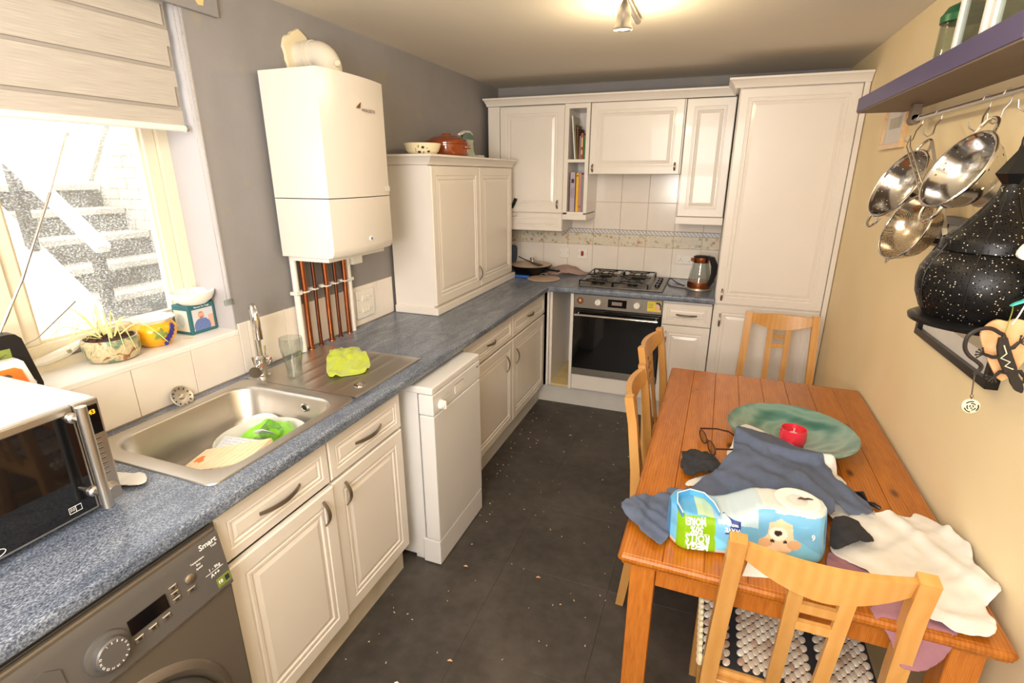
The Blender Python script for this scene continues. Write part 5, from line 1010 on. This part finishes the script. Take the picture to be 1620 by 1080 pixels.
# lizard
c = thing('wooden_lizard', 'dark painted wooden lizard with curled tail hanging in front of the heart', 'ornament', (2.19, -2.78, 1.25)); yl = -2.795
body = B().bar([(2.190, yl, 1.352), (2.194, yl, 1.335), (2.203, yl, 1.312), (2.214, yl, 1.292), (2.224, yl, 1.276), (2.230, yl, 1.266), (2.238, yl, 1.252), (2.243, yl, 1.246)], Y, .008, [.012, .018, .022, .021, .014, .017, .013, .003]); sub('body', body, M['lizard'], c, smooth=True)
sub('tail', B().tube(smooth_loop([(2.190, yl, 1.348), (2.182, yl, 1.361), (2.166, yl, 1.368), (2.148, yl, 1.363), (2.136, yl, 1.348), (2.136, yl, 1.326), (2.146, yl, 1.310), (2.160, yl, 1.300), (2.170, yl, 1.291), (2.168, yl, 1.280), (2.160, yl, 1.278)], 4)[:-4], .0038, 8), M['lizard'], c, smooth=True)
for (p0, p1, p2, d1) in (((2.199, 1.330), (2.210, 1.334), (2.216, 1.346), (1, .6)), ((2.197, 1.314), (2.183, 1.311), (2.168, 1.316), (-1, .25)), ((2.222, 1.285), (2.232, 1.288), (2.240, 1.278), (1, -.5)), ((2.214, 1.283), (2.201, 1.283), (2.195, 1.272), (-.6, -1))):
    b = B().tube([(a, yl, z_) for a, z_ in (p0, p1, p2)], [.005, .004, .003], 6)
    for k in range(5): a = math.atan2(d1[1], d1[0]) + (k - 2) * .5; b.tube([(p2[0], yl, p2[1]), (p2[0] + .012 * math.cos(a), yl, p2[1] + .012 * math.sin(a))], .0013, 5).lathe((p2[0] + .012 * math.cos(a), yl, p2[1] + .012 * math.sin(a)), [(.0001, -.001), (.0024, 0), (.0001, .001)], 6, (0, 1, 0))
    sub('leg', b, M['lizard'], c, smooth=True)
sub('painted_stripe', B().tube([(2.193, yl - .005, 1.338), (2.201, yl - .005, 1.322), (2.194, yl - .005, 1.312), (2.210, yl - .005, 1.306), (2.204, yl - .005, 1.297), (2.218, yl - .005, 1.292)], .0011, 6), M['creamglaze'], c)
sub('string', B().tube([(2.191, yl, 1.35), (2.201, yl + .02, 1.40), (2.205, yl + .033, 1.412)], .0009, 6), M['green'], c)
c = thing('round_pendant', 'small round carved pendant dangling from the lizard tail', 'pendant', (2.168, -2.775, 1.19)); sub('disc', B().lathe((2.172, yl, 1.205), [(.010, -.004), (.015, -.002), (.015, .002), (.010, .004)], 24, (0, 1, 0)), M['creamglaze'], c, smooth=True)
for k in range(9): a = k * .7; r_ = .003 + (k % 3) * .0042; sub('carving', B().tube([(2.172 + r_ * math.cos(a + t), yl - .0045, 1.205 + r_ * math.sin(a + t)) for t in (0, .4, .8, 1.2)], .0012, 5), M['lizard'], c)
sub('thread', B().tube([(2.170, yl, 1.22), (2.168, yl, 1.235), (2.163, yl, 1.278)], .0012, 6).lathe((2.1695, yl, 1.226), [(.001, -.004), (.0035, 0), (.001, .004)], 8), M['darksteel'], c)

# ================================================================== TABLE
TL, TWd, TT = 1.4027, .7775, .745
t = thing('dining_table', 'orange varnished pine dining table with square legs against the yellow wall', 'table'); n = 8; bw = TWd / n
for k in range(n):
    lp0 = B().box(k * bw + .0003, (k + 1) * bw - .0003, -TL, 0, TT - .032, TT, .0018 if 0 < k < n - 1 else .0018, 1)
    sub('top_plank', lp0, M['pine'], t)
sub('edge_moulding', B().tube([(-.0, -TL, TT - .012), (TWd, -TL, TT - .012)], .0115, 10).tube([(0, -TL, TT - .012), (0, 0, TT - .012)], .0115, 10).tube([(0, 0, TT - .012), (TWd, 0, TT - .012)], .0115, 10).tube([(TWd, 0, TT - .012), (TWd, -TL, TT - .012)], .0115, 10), M['pine'], t, smooth=True)
for (lx_, ly_) in ((.02, -.085), (TWd - .085, -.085), (.02, -TL + .02), (TWd - .085, -TL + .02)): sub('leg', B().box(lx_, lx_ + .062, ly_, ly_ + .062, 0, TT - .033, .003), M['pineleg'], t)
for bx in ((.083, TWd - .086, -TL + .034, -TL + .054), (.083, TWd - .086, -.055, -.035)): sub('apron', B().box(bx[0], bx[1], bx[2], bx[3], TT - .105, TT - .033, .002), M['pineleg'], t)
for bx in ((.034, .054, -TL + .083, -.086), (TWd - .054, TWd - .034, -TL + .083, -.086)): sub('apron', B().box(bx[0], bx[1], bx[2], bx[3], TT - .105, TT - .033, .002), M['pineleg'], t)
t.location = (1.5424, -1.511, 0); t.rotation_euler.z = -.0153

# ================================================================== CHAIRS (local: faces +y, back top at y=-.055, z=.90)
def make_chair():
    c = thing('dining_chair', 'x', 'chair')
    prof = [(-.055, .90), (-.035, .80), (-.012, .62), (.0, .46), (.004, .30), (-.03, .0)]
    for s_ in (-1, 1):
        xs_ = [.172, .174, .180, .185, .186, .186]; pts = [(s_ * a, y_, z_) for a, (y_, z_) in zip(xs_, prof)]
        sub('rear_post', B().bar(pts, X, .036, [.030, .031, .034, .038, .036, .030]), M['birch'], c, smooth=True, angle=40)
        sub('front_leg', B().bar([(s_ * .188, .385, .435), (s_ * .188, .388, .0)], X, .036, .034), M['birch'], c)
        sub('side_rail', B().box(s_ * .186 - .010, s_ * .186 + .010, .018, .370, .385, .435, .002, 1), M['birch'], c); sub('side_stretcher', B().box(s_ * .187 - .008, s_ * .187 + .008, -.002, .372, .165, .195, .002, 1), M['birch'], c)
    n = 16; loops = []
    for i in range(n + 1):
        u = -1 + 2 * i / n; x = .154 * u; bow_ = -.026 * (1 - u * u); zt = .889 + .0 * u; zb = .845 - .043 * (1 - abs(u) ** 1.7); yt, yb_ = -.052 + bow_, -.040 + bow_
        loops.append([(x, yt - .010, zt), (x, yt + .011, zt), (x, yb_ + .011, zb), (x, yb_ - .010, zb)])
    sub('top_rail', B().loft(loops), M['birch'], c, smooth=True, angle=40)
    for s_ in (-1, 1): sub('back_slat', B().bar([(s_ * .048, -.064, .815), (s_ * .047, -.045, .68), (s_ * .045, -.004, .43)], X, .029, .013), M['birch'], c)
    for z_, y_ in ((.765, -.0575), (.712, -.051)): sub('back_rung', B().box(-.034, .034, y_ - .006, y_ + .006, z_ - .011, z_ + .011), M['birch'], c)
    sub('front_rail', B().box(-.172, .172, .375, .395, .385, .435, .002, 1), M['birch'], c); sub('rear_rail', B().box(-.168, .168, -.006, .014, .385, .435, .002, 1), M['birch'], c)
    sub('cross_stretcher', B().box(-.178, .178, .18, .196, .17, .192, .002, 1), M['birch'], c)
    sub('seat', B().box(-.200, .200, .006, .410, .436, .455, .006, 2), M['birch'], c)
    return c
ch0 = make_chair()
spots = [((1.943, -2.912, 0), 0.0, 'birch dining chair with a beaded seat cover in the foreground at the near table end'),
         ((1.488, -2.118, 0), -PI / 2, 'birch dining chair at the table left side nearest the camera'),
         ((1.478, -1.545, 0), -PI / 2 - .13, 'birch dining chair at the table left side nearest the oven'),
         ((2.07, -.883, 0), PI, 'birch dining chair at the far table end before the fridge cabinet')]
chairs = []
for k, (loc, rz, lb) in enumerate(spots):
    o = ch0 if k == 0 else copy_tree(ch0); chairs.append(o); o.location = loc; o.rotation_euler.z = rz; o['label'] = lb; o['group'] = 'birch dining chairs around the pine table'
# bead seat cover
sc = thing('beaded_seat_cover', 'cream wooden bead seat cover with dark bands lying on the foreground chair', 'seat cover', (1.943, -2.912, .456))
sub('dark_netting', B().box(1.943 - .202, 1.943 + .204, -2.893, -2.50, .4555, .459), M['sock'], sc)
beadm = NT('cream_wooden_bead'); oi = beadm.n('ShaderNodeObjectInfo'); beadm.P(beadm.ramp(oi.outputs['Random'], [(0, '#b99c88'), (.35, '#d8c8b4'), (1, '#e8dfd0')]), .45); beadm = beadm.m
BP = [(.002, -.0125), (.0065, -.0095), (.0088, -.003), (.0088, .003), (.0065, .0095), (.002, .0125)]
bb = B(); bb.lathe((0, 0, 0), BP, 8, (.38, .92, 0)); bead0 = obj('bead', bb, beadm, None, smooth=True); bead0.parent = sc; rest = B()
bead0.scale = (1, 1, .5); pos = []
for j in range(34):
    for i in range(19):
        x = 1.943 - .192 + i * .0238 + (j % 2) * .0119; y = -2.882 + j * .0142
        if abs(x - 1.817) < .0105 or abs(x - 2.010) < .0105 or x > 2.142 or y > -2.51: continue
        pos.append((x, y, .4625))
pos.sort(key=lambda p: abs(p[1] + 2.79))
for k, p in enumerate(pos):
    if k < 298:
        o = bead0 if k == 0 else bead0.copy()
        if k: COL.objects.link(o)
        o.parent = sc; o.location = Vector(p) - LOC[sc.name]
    else: rest.lathe((p[0], p[1], .4605), BP, 6, (.38, .92, 0))
for j in range(15):
    for k in range(2): rest.lathe((1.943 - .206, -2.88 + j * .0215 + k * .010, .450 - k * .020), BP, 6, (0, .3, 1))
sub('remaining_beads', rest, M['creamglaze'], sc, kind='stuff', smooth=True)

# ================================================================== ON THE TABLE
T0 = .7455
c = thing('teal_glass_bowl', 'large shallow swirled teal glass bowl on the pine table', 'bowl', (1.985, -2.13, T0)); gx, gy = 1.982, -2.135
sub('bowl_shell', B().lathe((gx, gy, T0), [(.05, 0), (.058, .003), (.12, .018), (.175, .036), (.205, .050), (.209, .053), (.205, .056), (.172, .043), (.115, .025), (.05, .011), (0, .009)], 72), M['tealglass'], c, smooth=True)
c = thing('red_candle_pot', 'red glass candle pot standing in the teal bowl', 'candle', (1.985, -2.17, T0 + .012)); sub('glass_pot', B().lathe((1.984, -2.175, T0 + .0135), [(.03, 0), (.038, .004), (.044, .022), (.043, .044), (.0405, .058), (.038, .058), (.040, .042), (.0, .040)], 44), M['candle'], c, smooth=True)
sub('wax', B().lathe((1.984, -2.175, T0 + .05), [(.0385, 0), (.038, .004), (0, .0042)], 36), M['wax'], c, smooth=True)
# glasses
c = thing('tortoiseshell_glasses', 'folded brown-rimmed glasses standing open on the table beside the dark sock', 'glasses', (1.72, -2.28, T0)); gm = plain('tortoiseshell', '#4a2616', .25, var=.4, vscale=60)
g0, g1 = Vector((1.682, -2.215, T0)), Vector((1.735, -2.352, T0)); gu = (g1 - g0).normalized(); gl = (g1 - g0).length
for s0 in (0, .53):
    o0 = g0 + gu * (gl * s0); w_ = gl * .47; lp = [o0 + gu * (w_ * (.5 + .5 * math.cos(a) * (1 if abs(math.cos(a)) > 0 else 1))) + Z * (.021 + .019 * math.sin(a)) for a in [2 * PI * i / 24 for i in range(24)]]
    fr_ = sub('rim', B().tube(lp, .0022, 8, closed=True), gm, c, smooth=True); sub('lens', B().loft([[p for p in lp], [p + Vector((.001, .0004, 0)) for p in lp]]), M['clearglass'], fr_)
sub('bridge', B().tube([g0 + gu * gl * .46 + Z * .026, g0 + gu * gl * .5 + Z * .031, g0 + gu * gl * .54 + Z * .026], .0022, 8), gm, c, smooth=True)
pv = Vector((gu.y, -gu.x, 0)); pv = pv if pv.x > 0 else -pv
for e, sg in ((g0, 1), (g1, -1)): sub('temple', B().bar([e + Z * .036, e + pv * .06 + Z * .034, e + pv * .10 + gu * .012 * sg + Z * .028, e + pv * .125 + gu * .02 * sg + Z * .012], Z, [.006, .005, .005, .006], .003), gm, c)
# clothes
def bowlz(x, y):
    r = math.hypot(x - 1.982, y + 2.135)
    return T0 + .012 + .047 * (min(r, .209) / .209) ** 1.6 + .008 if r < .222 else 0
def mound(x, y, cx_, cy_, rx, ry, h): return h * max(0, 1 - ((x - cx_) / rx) ** 2 - ((y - cy_) / ry) ** 2)
cloth('dark_sock', [(1.627, -2.371), (1.652, -2.357), (1.684, -2.384), (1.713, -2.365), (1.748, -2.414), (1.756, -2.44), (1.724, -2.482), (1.669, -2.512), (1.644, -2.500), (1.63, -2.459), (1.636, -2.428)], lambda x, y: (x, y, T0 + .003 + mound(x, y, 1.69, -2.43, .085, .10, .030) + .012 * abs(fbm(x, y, 28, 1)) + .008 * (1 - min(1, 4 * abs(fbm(x, y, 16, 12))))), M['sock'], 'crumpled charcoal sock left of the blue t-shirt beside the glasses', 'sock', s=.009)
cloth('white_garment', [(1.835, -2.150), (1.905, -2.158), (1.975, -2.215), (2.0, -2.285), (2.095, -2.335), (2.11, -2.40), (2.06, -2.45), (1.771, -2.50), (1.66, -2.56), (1.66, -2.525), (1.697, -2.485), (1.753, -2.42), (1.772, -2.36), (1.774, -2.30), (1.80, -2.23)], lambda x, y: (x, y, max(T0 + .003 + mound(x, y, 1.92, -2.37, .2, .2, .016) + .004 * fbm(x, y, 12, 6), bowlz(x, y))), M['wshirt'], 'white garment peeking out from beneath the blue t-shirt', 'garment', s=.014)
def crease(x, y, f, seed, ang=0):
    u, v = x * math.cos(ang) + y * math.sin(ang), -x * math.sin(ang) + y * math.cos(ang)
    n = noise.noise(Vector((u * f, v * f * .35, seed))) + .35 * noise.noise(Vector((u * f * 2.3, v * f * .9, seed + 3)))
    return (1 - min(1, abs(n) * 3.2)) ** 2
def zden(x, y):
    z_ = T0 + .014 + mound(x, y, 1.93, -2.40, .22, .22, .036) + .012 * fbm(x, y, 9, 2) + .008 * abs(ridge(x + y * .5, y, 8, 7)) + .012 * crease(x, y, 9, 2, .6) + .008 * crease(x, y, 14, 9, -.5)
    b_ = bowlz(x, y)
    if b_: z_ = max(z_ - .006, b_ + .006 + .004 * crease(x, y, 12, 4))
    if y < -2.62: z_ = T0 + .004 + (z_ - T0 - .014) * .2
    return (x, y, z_)
cloth('blue_tshirt', [(1.66, -2.60), (1.715, -2.51), (1.755, -2.43), (1.785, -2.37), (1.792, -2.273), (1.809, -2.215), (1.896, -2.19), (1.953, -2.215), (1.986, -2.285), (2.033, -2.322), (2.065, -2.375), (2.07, -2.416), (2.146, -2.50), (2.135, -2.553), (2.085, -2.572), (2.045, -2.545), (2.03, -2.60), (1.90, -2.635), (1.75, -2.66), (1.62, -2.70)], zden, M['tshirt'], 'slate-blue t-shirt heaped on the table behind the toilet roll pack', 't-shirt', s=.012)
def zsl(x, y):
    z_ = T0 + .008 + .010 * abs(fbm(x, y, 14, 4)) + .010 * crease(x, y, 13, 5, .9)
    if x < 1.55: z_ += .010 - (1.55 - x) * .05
    return (x, y, z_)
cloth('blue_sleeve', [(1.70, -2.60), (1.609, -2.600), (1.598, -2.634), (1.540, -2.675), (1.488, -2.739), (1.522, -2.800), (1.598, -2.868), (1.618, -2.854), (1.632, -2.804), (1.640, -2.74), (1.70, -2.70)], zsl, M['tshirt'], 'x', 'x', s=.010, parent=bpy.data.objects['blue_tshirt'])
def ss0(a, b_, x): t = max(0, min(1, (x - a) / (b_ - a))); return t * t * (3 - 2 * t)
def zw(x, y):
    z_ = T0 + .006 + .006 * abs(fbm(x, y, 10, 3)) + .010 * crease(x, y, 9, 1, -.9) + .006 * crease(x, y, 16, 6, -.6) + .010 * ss0(.03, .0, abs(x + y * .5 - .93))
    if x > 2.30: z_ += (x - 2.30) * .6
    if y < -2.88: z_ -= 0
    return (min(x, 2.334), y, z_)
cloth('white_tshirt', [(2.171, -2.517), (2.195, -2.508), (2.239, -2.509), (2.257, -2.482), (2.295, -2.500), (2.312, -2.54), (2.325, -2.58), (2.332, -2.62), (2.318, -2.688), (2.332, -2.745), (2.327, -2.783), (2.292, -2.817), (2.282, -2.890), (2.252, -2.918), (2.221, -2.921), (2.206, -2.924), (2.180, -2.911), (2.162, -2.893), (2.145, -2.83), (2.103, -2.822), (2.073, -2.792), (2.028, -2.757), (2.010, -2.722), (2.06, -2.61), (2.10, -2.54)], zw, M['wshirt'], 'white t-shirt spread over the table corner against the wall', 't-shirt', s=.013)
def zm(x, y):
    z_ = T0 + .0025
    if y < -2.915: z_ = T0 + .002 - min(.09, (-2.915 - y) * 1.6); y = -2.915 - (-2.915 - y) * .35 - .012
    return (x, y, z_ + .003 * fbm(x, y, 25, 2))
cloth('mauve_top', [(2.056, -2.905), (2.10, -2.86), (2.16, -2.84), (2.22, -2.88), (2.198, -2.935), (2.183, -2.955), (2.154, -2.975), (2.129, -2.985), (2.113, -2.966), (2.088, -2.934)], zm, M['mauve'], 'mauve garment hanging over the near table edge under the white t-shirt', 'garment', s=.01)
cloth('mauve_sleeve', [(1.990, -2.795), (2.005, -2.74), (2.04, -2.755), (2.085, -2.785), (2.10, -2.83), (2.04, -2.83), (1.99, -2.825)], lambda x, y: (x, y, T0 + .004 + .010 * abs(fbm(x, y, 20, 6))), M['mauve'], 'x', 'x', s=.01, parent=bpy.data.objects['mauve_top'])
cloth('black_sock', [(2.005, -2.735), (2.025, -2.640), (2.055, -2.605), (2.089, -2.606), (2.095, -2.646), (2.110, -2.668), (2.105, -2.694), (2.06, -2.72), (2.02, -2.748)], lambda x, y: (x, y, T0 + .018 + mound(x, y, 2.055, -2.675, .07, .09, .022) + .008 * abs(fbm(x, y, 28, 8)) + .006 * (1 - min(1, 4 * abs(fbm(x, y, 14, 2))))), M['sock'], 'folded black sock lying on the white t-shirt beside the toilet roll pack', 'sock', s=.009)
cloth('grey_garment', [(2.045, -2.485), (2.10, -2.47), (2.155, -2.51), (2.14, -2.56), (2.09, -2.60), (2.04, -2.60), (2.03, -2.54)], lambda x, y: (x, y, T0 + .006 + .018 * abs(fbm(x, y, 16, 11))), M['wshirt'], 'crumpled off-white cloth between the blue t-shirt and the white t-shirt', 'garment', s=.01)
c = thing('black_hair_clip', 'small black clip on the table beyond the blue t-shirt sleeve', 'clip', (2.14, -2.46, T0)); sub('clip_jaw', B().tube([(2.125, -2.425, T0 + .008), (2.140, -2.435, T0 + .014), (2.15, -2.455, T0 + .006)], [.004, .009, .003], 8), M['black'], c, smooth=True); sub('clip_jaw', B().tube([(2.145, -2.462, T0 + .005), (2.162, -2.475, T0 + .009), (2.176, -2.485, T0 + .006)], [.003, .007, .005], 8), M['black'], c, smooth=True)
# toilet roll pack
c = thing('toilet_roll_pack', 'torn blue and green pack of toilet rolls with puppy print on the table', 'toilet roll pack', (1.635, -2.845, T0)); PO = Vector((1.637, -2.873, T0)); PU = Vector((math.cos(.19), math.sin(.19), 0)); PV = Vector((-math.sin(.19), math.cos(.19), 0)); PL, PD = .366, .158
def ss(a, b_, x): t = max(0, min(1, (x - a) / (b_ - a))); return t * t * (3 - 2 * t)
def ph(u): return .100 - .010 * math.exp(-((u - .11) / .04) ** 2) + .028 * ss(.13, .23, u)
def sec(u, a):
    ca, sa = math.cos(a), math.sin(a); r4 = (abs(ca) ** 4.5 + abs(sa) ** 4.5) ** (-1 / 4.5); ca *= r4; sa *= r4; k = 1 - .55 * max(0, (.035 - u) / .035) ** 2 - .42 * max(0, (u - PL + .03) / .03) ** 2; h_ = ph(u)
    d = PD / 2 + k * PD / 2 * ca; z_ = h_ / 2 + h_ / 2 * sa * (1 - .10 * (1 - k)); d += .30 * z_ * max(0, -ca)
    wr = .0035 * fbm(u * 1.0, z_ * .7, 26, 3) * (1 if sa > -.8 else 0); return d + (wr if ca < -.3 else 0), max(z_ + (wr if sa > .5 else 0), .001)
def pcol(u, a):
    ca, sa = math.cos(a), math.sin(a); r4 = (abs(ca) ** 4.5 + abs(sa) ** 4.5) ** (-1 / 4.5); ca *= r4; sa *= r4; d, z_ = sec(u, a); blue, green, white = lin('#6fb2dc'), lin('#82b30e'), lin('#dedcd8'); nz = fbm(u, z_, 30, 5) * .004
    if sa > .93 and ca > -.90:  # top
        if u > .215 + nz * 3: return white
        if u > .12: return lin('#bccdd6')
        if u < .06: return lin('#5aa9dc')
        return lin('#bcd6b0') if u < .10 else lin('#9fc6e0')
    if ca < 0:
        if u > .238 + nz and z_ > .116 + nz: return white
        if .012 < u < .102 + nz and z_ < .094 - u * .05: return green
        if z_ < .018 and (u < .012 or .102 < u < .14): return lin('#e8c9b0')
        U_2, Z_2 = u - .250, z_
        q_ = lambda a_, b_, ra, rb: ((U_2 - a_) / ra) ** 2 + ((Z_2 - b_) / rb) ** 2 < 1
        if q_(0, .052, .036, .028) or q_(-.030, .050, .018, .012) or q_(.032, .050, .018, .013) or (abs(U_2 - .002) < .030 - (Z_2 - .06) * .1 and .05 < Z_2 < .100 + nz * 2):
            if q_(-.004, .076, .0095, .0065): return lin('#2b2422')
            if q_(-.016, .056, .0050, .0042) or q_(.013, .056, .0050, .0042): return lin('#2f2520')
            if q_(-.003, .074, .021, .015): return lin('#f6ebe0')
            if q_(-.032, .050, .016, .011) or q_(.034, .050, .016, .012) or (Z_2 < .032): return lin('#e0b58c')
            if Z_2 > .088: return lin('#ecc9a6')
            return lin('#efd3b4')
        if .108 < u < .2 and z_ > .082 + nz: return lin('#b9d6e6')
        return lin('#78c4ea') if z_ < .05 + .02 * math.sin(u * 30) else blue
    return blue
nu, nv = 240, 200
def pf(a_, b_): d, z_ = sec(a_ * PL, b_ * 2 * PI); return PO + PU * (a_ * PL) + PV * d + Z * z_
vgrid('film_wrap', c, pf, nu, nv, lambda a_, b_: pcol(a_ * PL, b_ * 2 * PI), M['vcol'])
LPO = Vector((1.635, -2.845, T0))
for o_ in c.children:
    if o_.name.startswith('film_wrap'):
        for v_ in o_.data.vertices: pass
def endcap(u, nm):
    b = B(); b.loft([[PO + PU * (u + e) + PV * sec(u, 2 * PI * i / 40)[0] + Z * sec(u, 2 * PI * i / 40)[1] for i in range(40)] for e in (0, .001 if u > .1 else -.001)]); return sub(nm, b, M['wblue'], c)
M['wblue'] = plain('blue_film', '#4fa3dc', .3, Coat_Weight=.4); endcap(0.0005, 'film_end'); endcap(PL - .0005, 'film_end')
def pfront(u, z_):
    h_ = ph(u); t_ = (z_ - h_ / 2) / (h_ / 2); t_ = max(-.999, min(.999, t_)); cc_ = (1 - abs(t_) ** 4.5) ** (1 / 4.5); a_ = math.atan2(t_, -cc_); return PO + PU * u + PV * (sec(u, a_)[0] - .0012) + Z * z_
def ptext(s, u0, z0, size, mat, bold=.0004, rot=True):
    def cf(x, y, z): return pfront(u0 - x, z0 - y * 1.3) - PV * (z + .0002)
    text('film_text', s, (0, 0, 0), X, Z, size, mat, c, conform=cf, bold=bold)
ptext('MEGA', .060, .0235, .0205, M['white_ink'], .001); ptext('ROLLS', .060, .0435, .0205, M['white_ink'], .0006); ptext('50%', .057, .0645, .0185, M['white_ink'], .0006); ptext('MORE', .057, .0825, .0165, M['white_ink'], .0006)
sub('text_rule', B().tube([pfront(.03 + .055 * i / 10, .0538) - PV * .0004 for i in range(11)], .0005, 5), M['white_ink'], c)
sub('film_badge', B().loft([[pfront(.124 + .036 * (i / 8 if k == 0 else 1 - i / 8), .062 if k == 0 else .092) - PV * e for k in (0, 1) for i in range(9)] for e in (.0004, .001)]), M['navy_ink'], c)
ptext('WAVE', .142, .070, .0125, M['white_ink'], .0004) if False else None
def ctext(s, u0, z0, size, mat): text('film_text', s, (0, 0, 0), X, Z, size, mat, c, conform=lambda x, y, z: pfront(u0 - x, z0 - y) - PV * (z + .0014), bold=.0003)
ctext('WAVE', .142, .072, .013, M['white_ink']); ctext('TEXTURE', .142, .083, .006, M['white_ink']); ctext('6', .325, .075, .018, M['white_ink']); ctext('Classic', .262, .021, .013, M['navy_ink']); ctext('CLEAN', .225, .026, .009, M['navy_ink'])
rc = PO + PU * .305 + PV * .095; sub('roll_end', B().lathe(rc + Z * .126, [(.052, 0), (.049, .003), (.03, .004), (.023, .002), (.020, -.004), (.0, -.006)], 36, sx=1.05), M['paper'], c, smooth=True)
sub('core_paper', B().tube([rc + Z * .1315 + PU * a_ + PV * b_ for a_, b_ in ((.0, -.002), (.008, .002), (.016, -.001), (.026, .002), (.036, 0))], [.0012, .0028, .0026, .0026, .0012], 6), M['soil'], c, smooth=True)
b = B(); fp_ = [PO + PU * u_ + PV * d_ + Z * z_ for u_, d_, z_ in ((.02, .02, .100), (.01, .05, .108), (.015, .09, .110), (.05, .115, .108), (.085, .11, .104), (.105, .08, .098), (.112, .045, .095))]
b.bar(fp_, Z, [.012, .016, .018, .018, .016, .012, .008], .0012); sub('torn_film_flap', b, M['wblue'], c, smooth=True)
sub('torn_film_edge', B().tube([p + Z * .008 for p in fp_], .0014, 6), M['white_ink'], c, smooth=True)
tag(obj('paper_leaflet', B().prism([(1.80, -2.895), (1.90, -2.868), (1.905, -2.80), (1.82, -2.82)], 'z', T0, T0 + .0015), M['paper']), 'white paper corner poking out under the toilet roll pack', 'paper')

# ================================================================== FLOOR DEBRIS
b = B(); random.seed(11)
for k in range(170):
    x, y = random.uniform(.56, 1.45), random.uniform(-3.6, -.56)
    if random.random() < .35: x = random.uniform(.56, .75)
    s_ = random.uniform(.0012, .0035); a = random.random() * PI; b.tube([(x, y, s_ * .6), (x + s_ * 2.2 * math.cos(a), y + s_ * 2.2 * math.sin(a), s_ * .6)], s_ * .6, 5)
o = obj('floor_crumbs', b, M['board'], kind='stuff'); tag(o, 'scattered pale crumbs and bits on the dark floor', 'crumbs'); o['kind'] = 'stuff'
for k, (x, y, m_) in enumerate(((.78, -2.35, 'heartwood'), (.93, -2.79, 'heartwood'), (.80, -2.93, 'white_ink'), (.905, -1.02, 'heartwood'), (1.10, -2.3, 'heartwood'))): tag(obj('food_scrap', B().tube([(x, y, .004), (x + .008, y + .005, .005), (x + .017, y + .004, .004)], [.002, .004, .002], 6), M[m_], smooth=True), ['orange scrap on the floor by the dishwasher corner', 'orange scrap in the middle of the near floor', 'white scrap on the floor near the sink cabinet', 'orange scrap on the floor near the oven', 'orange scrap on the floor before the left chair'][k], 'scrap')
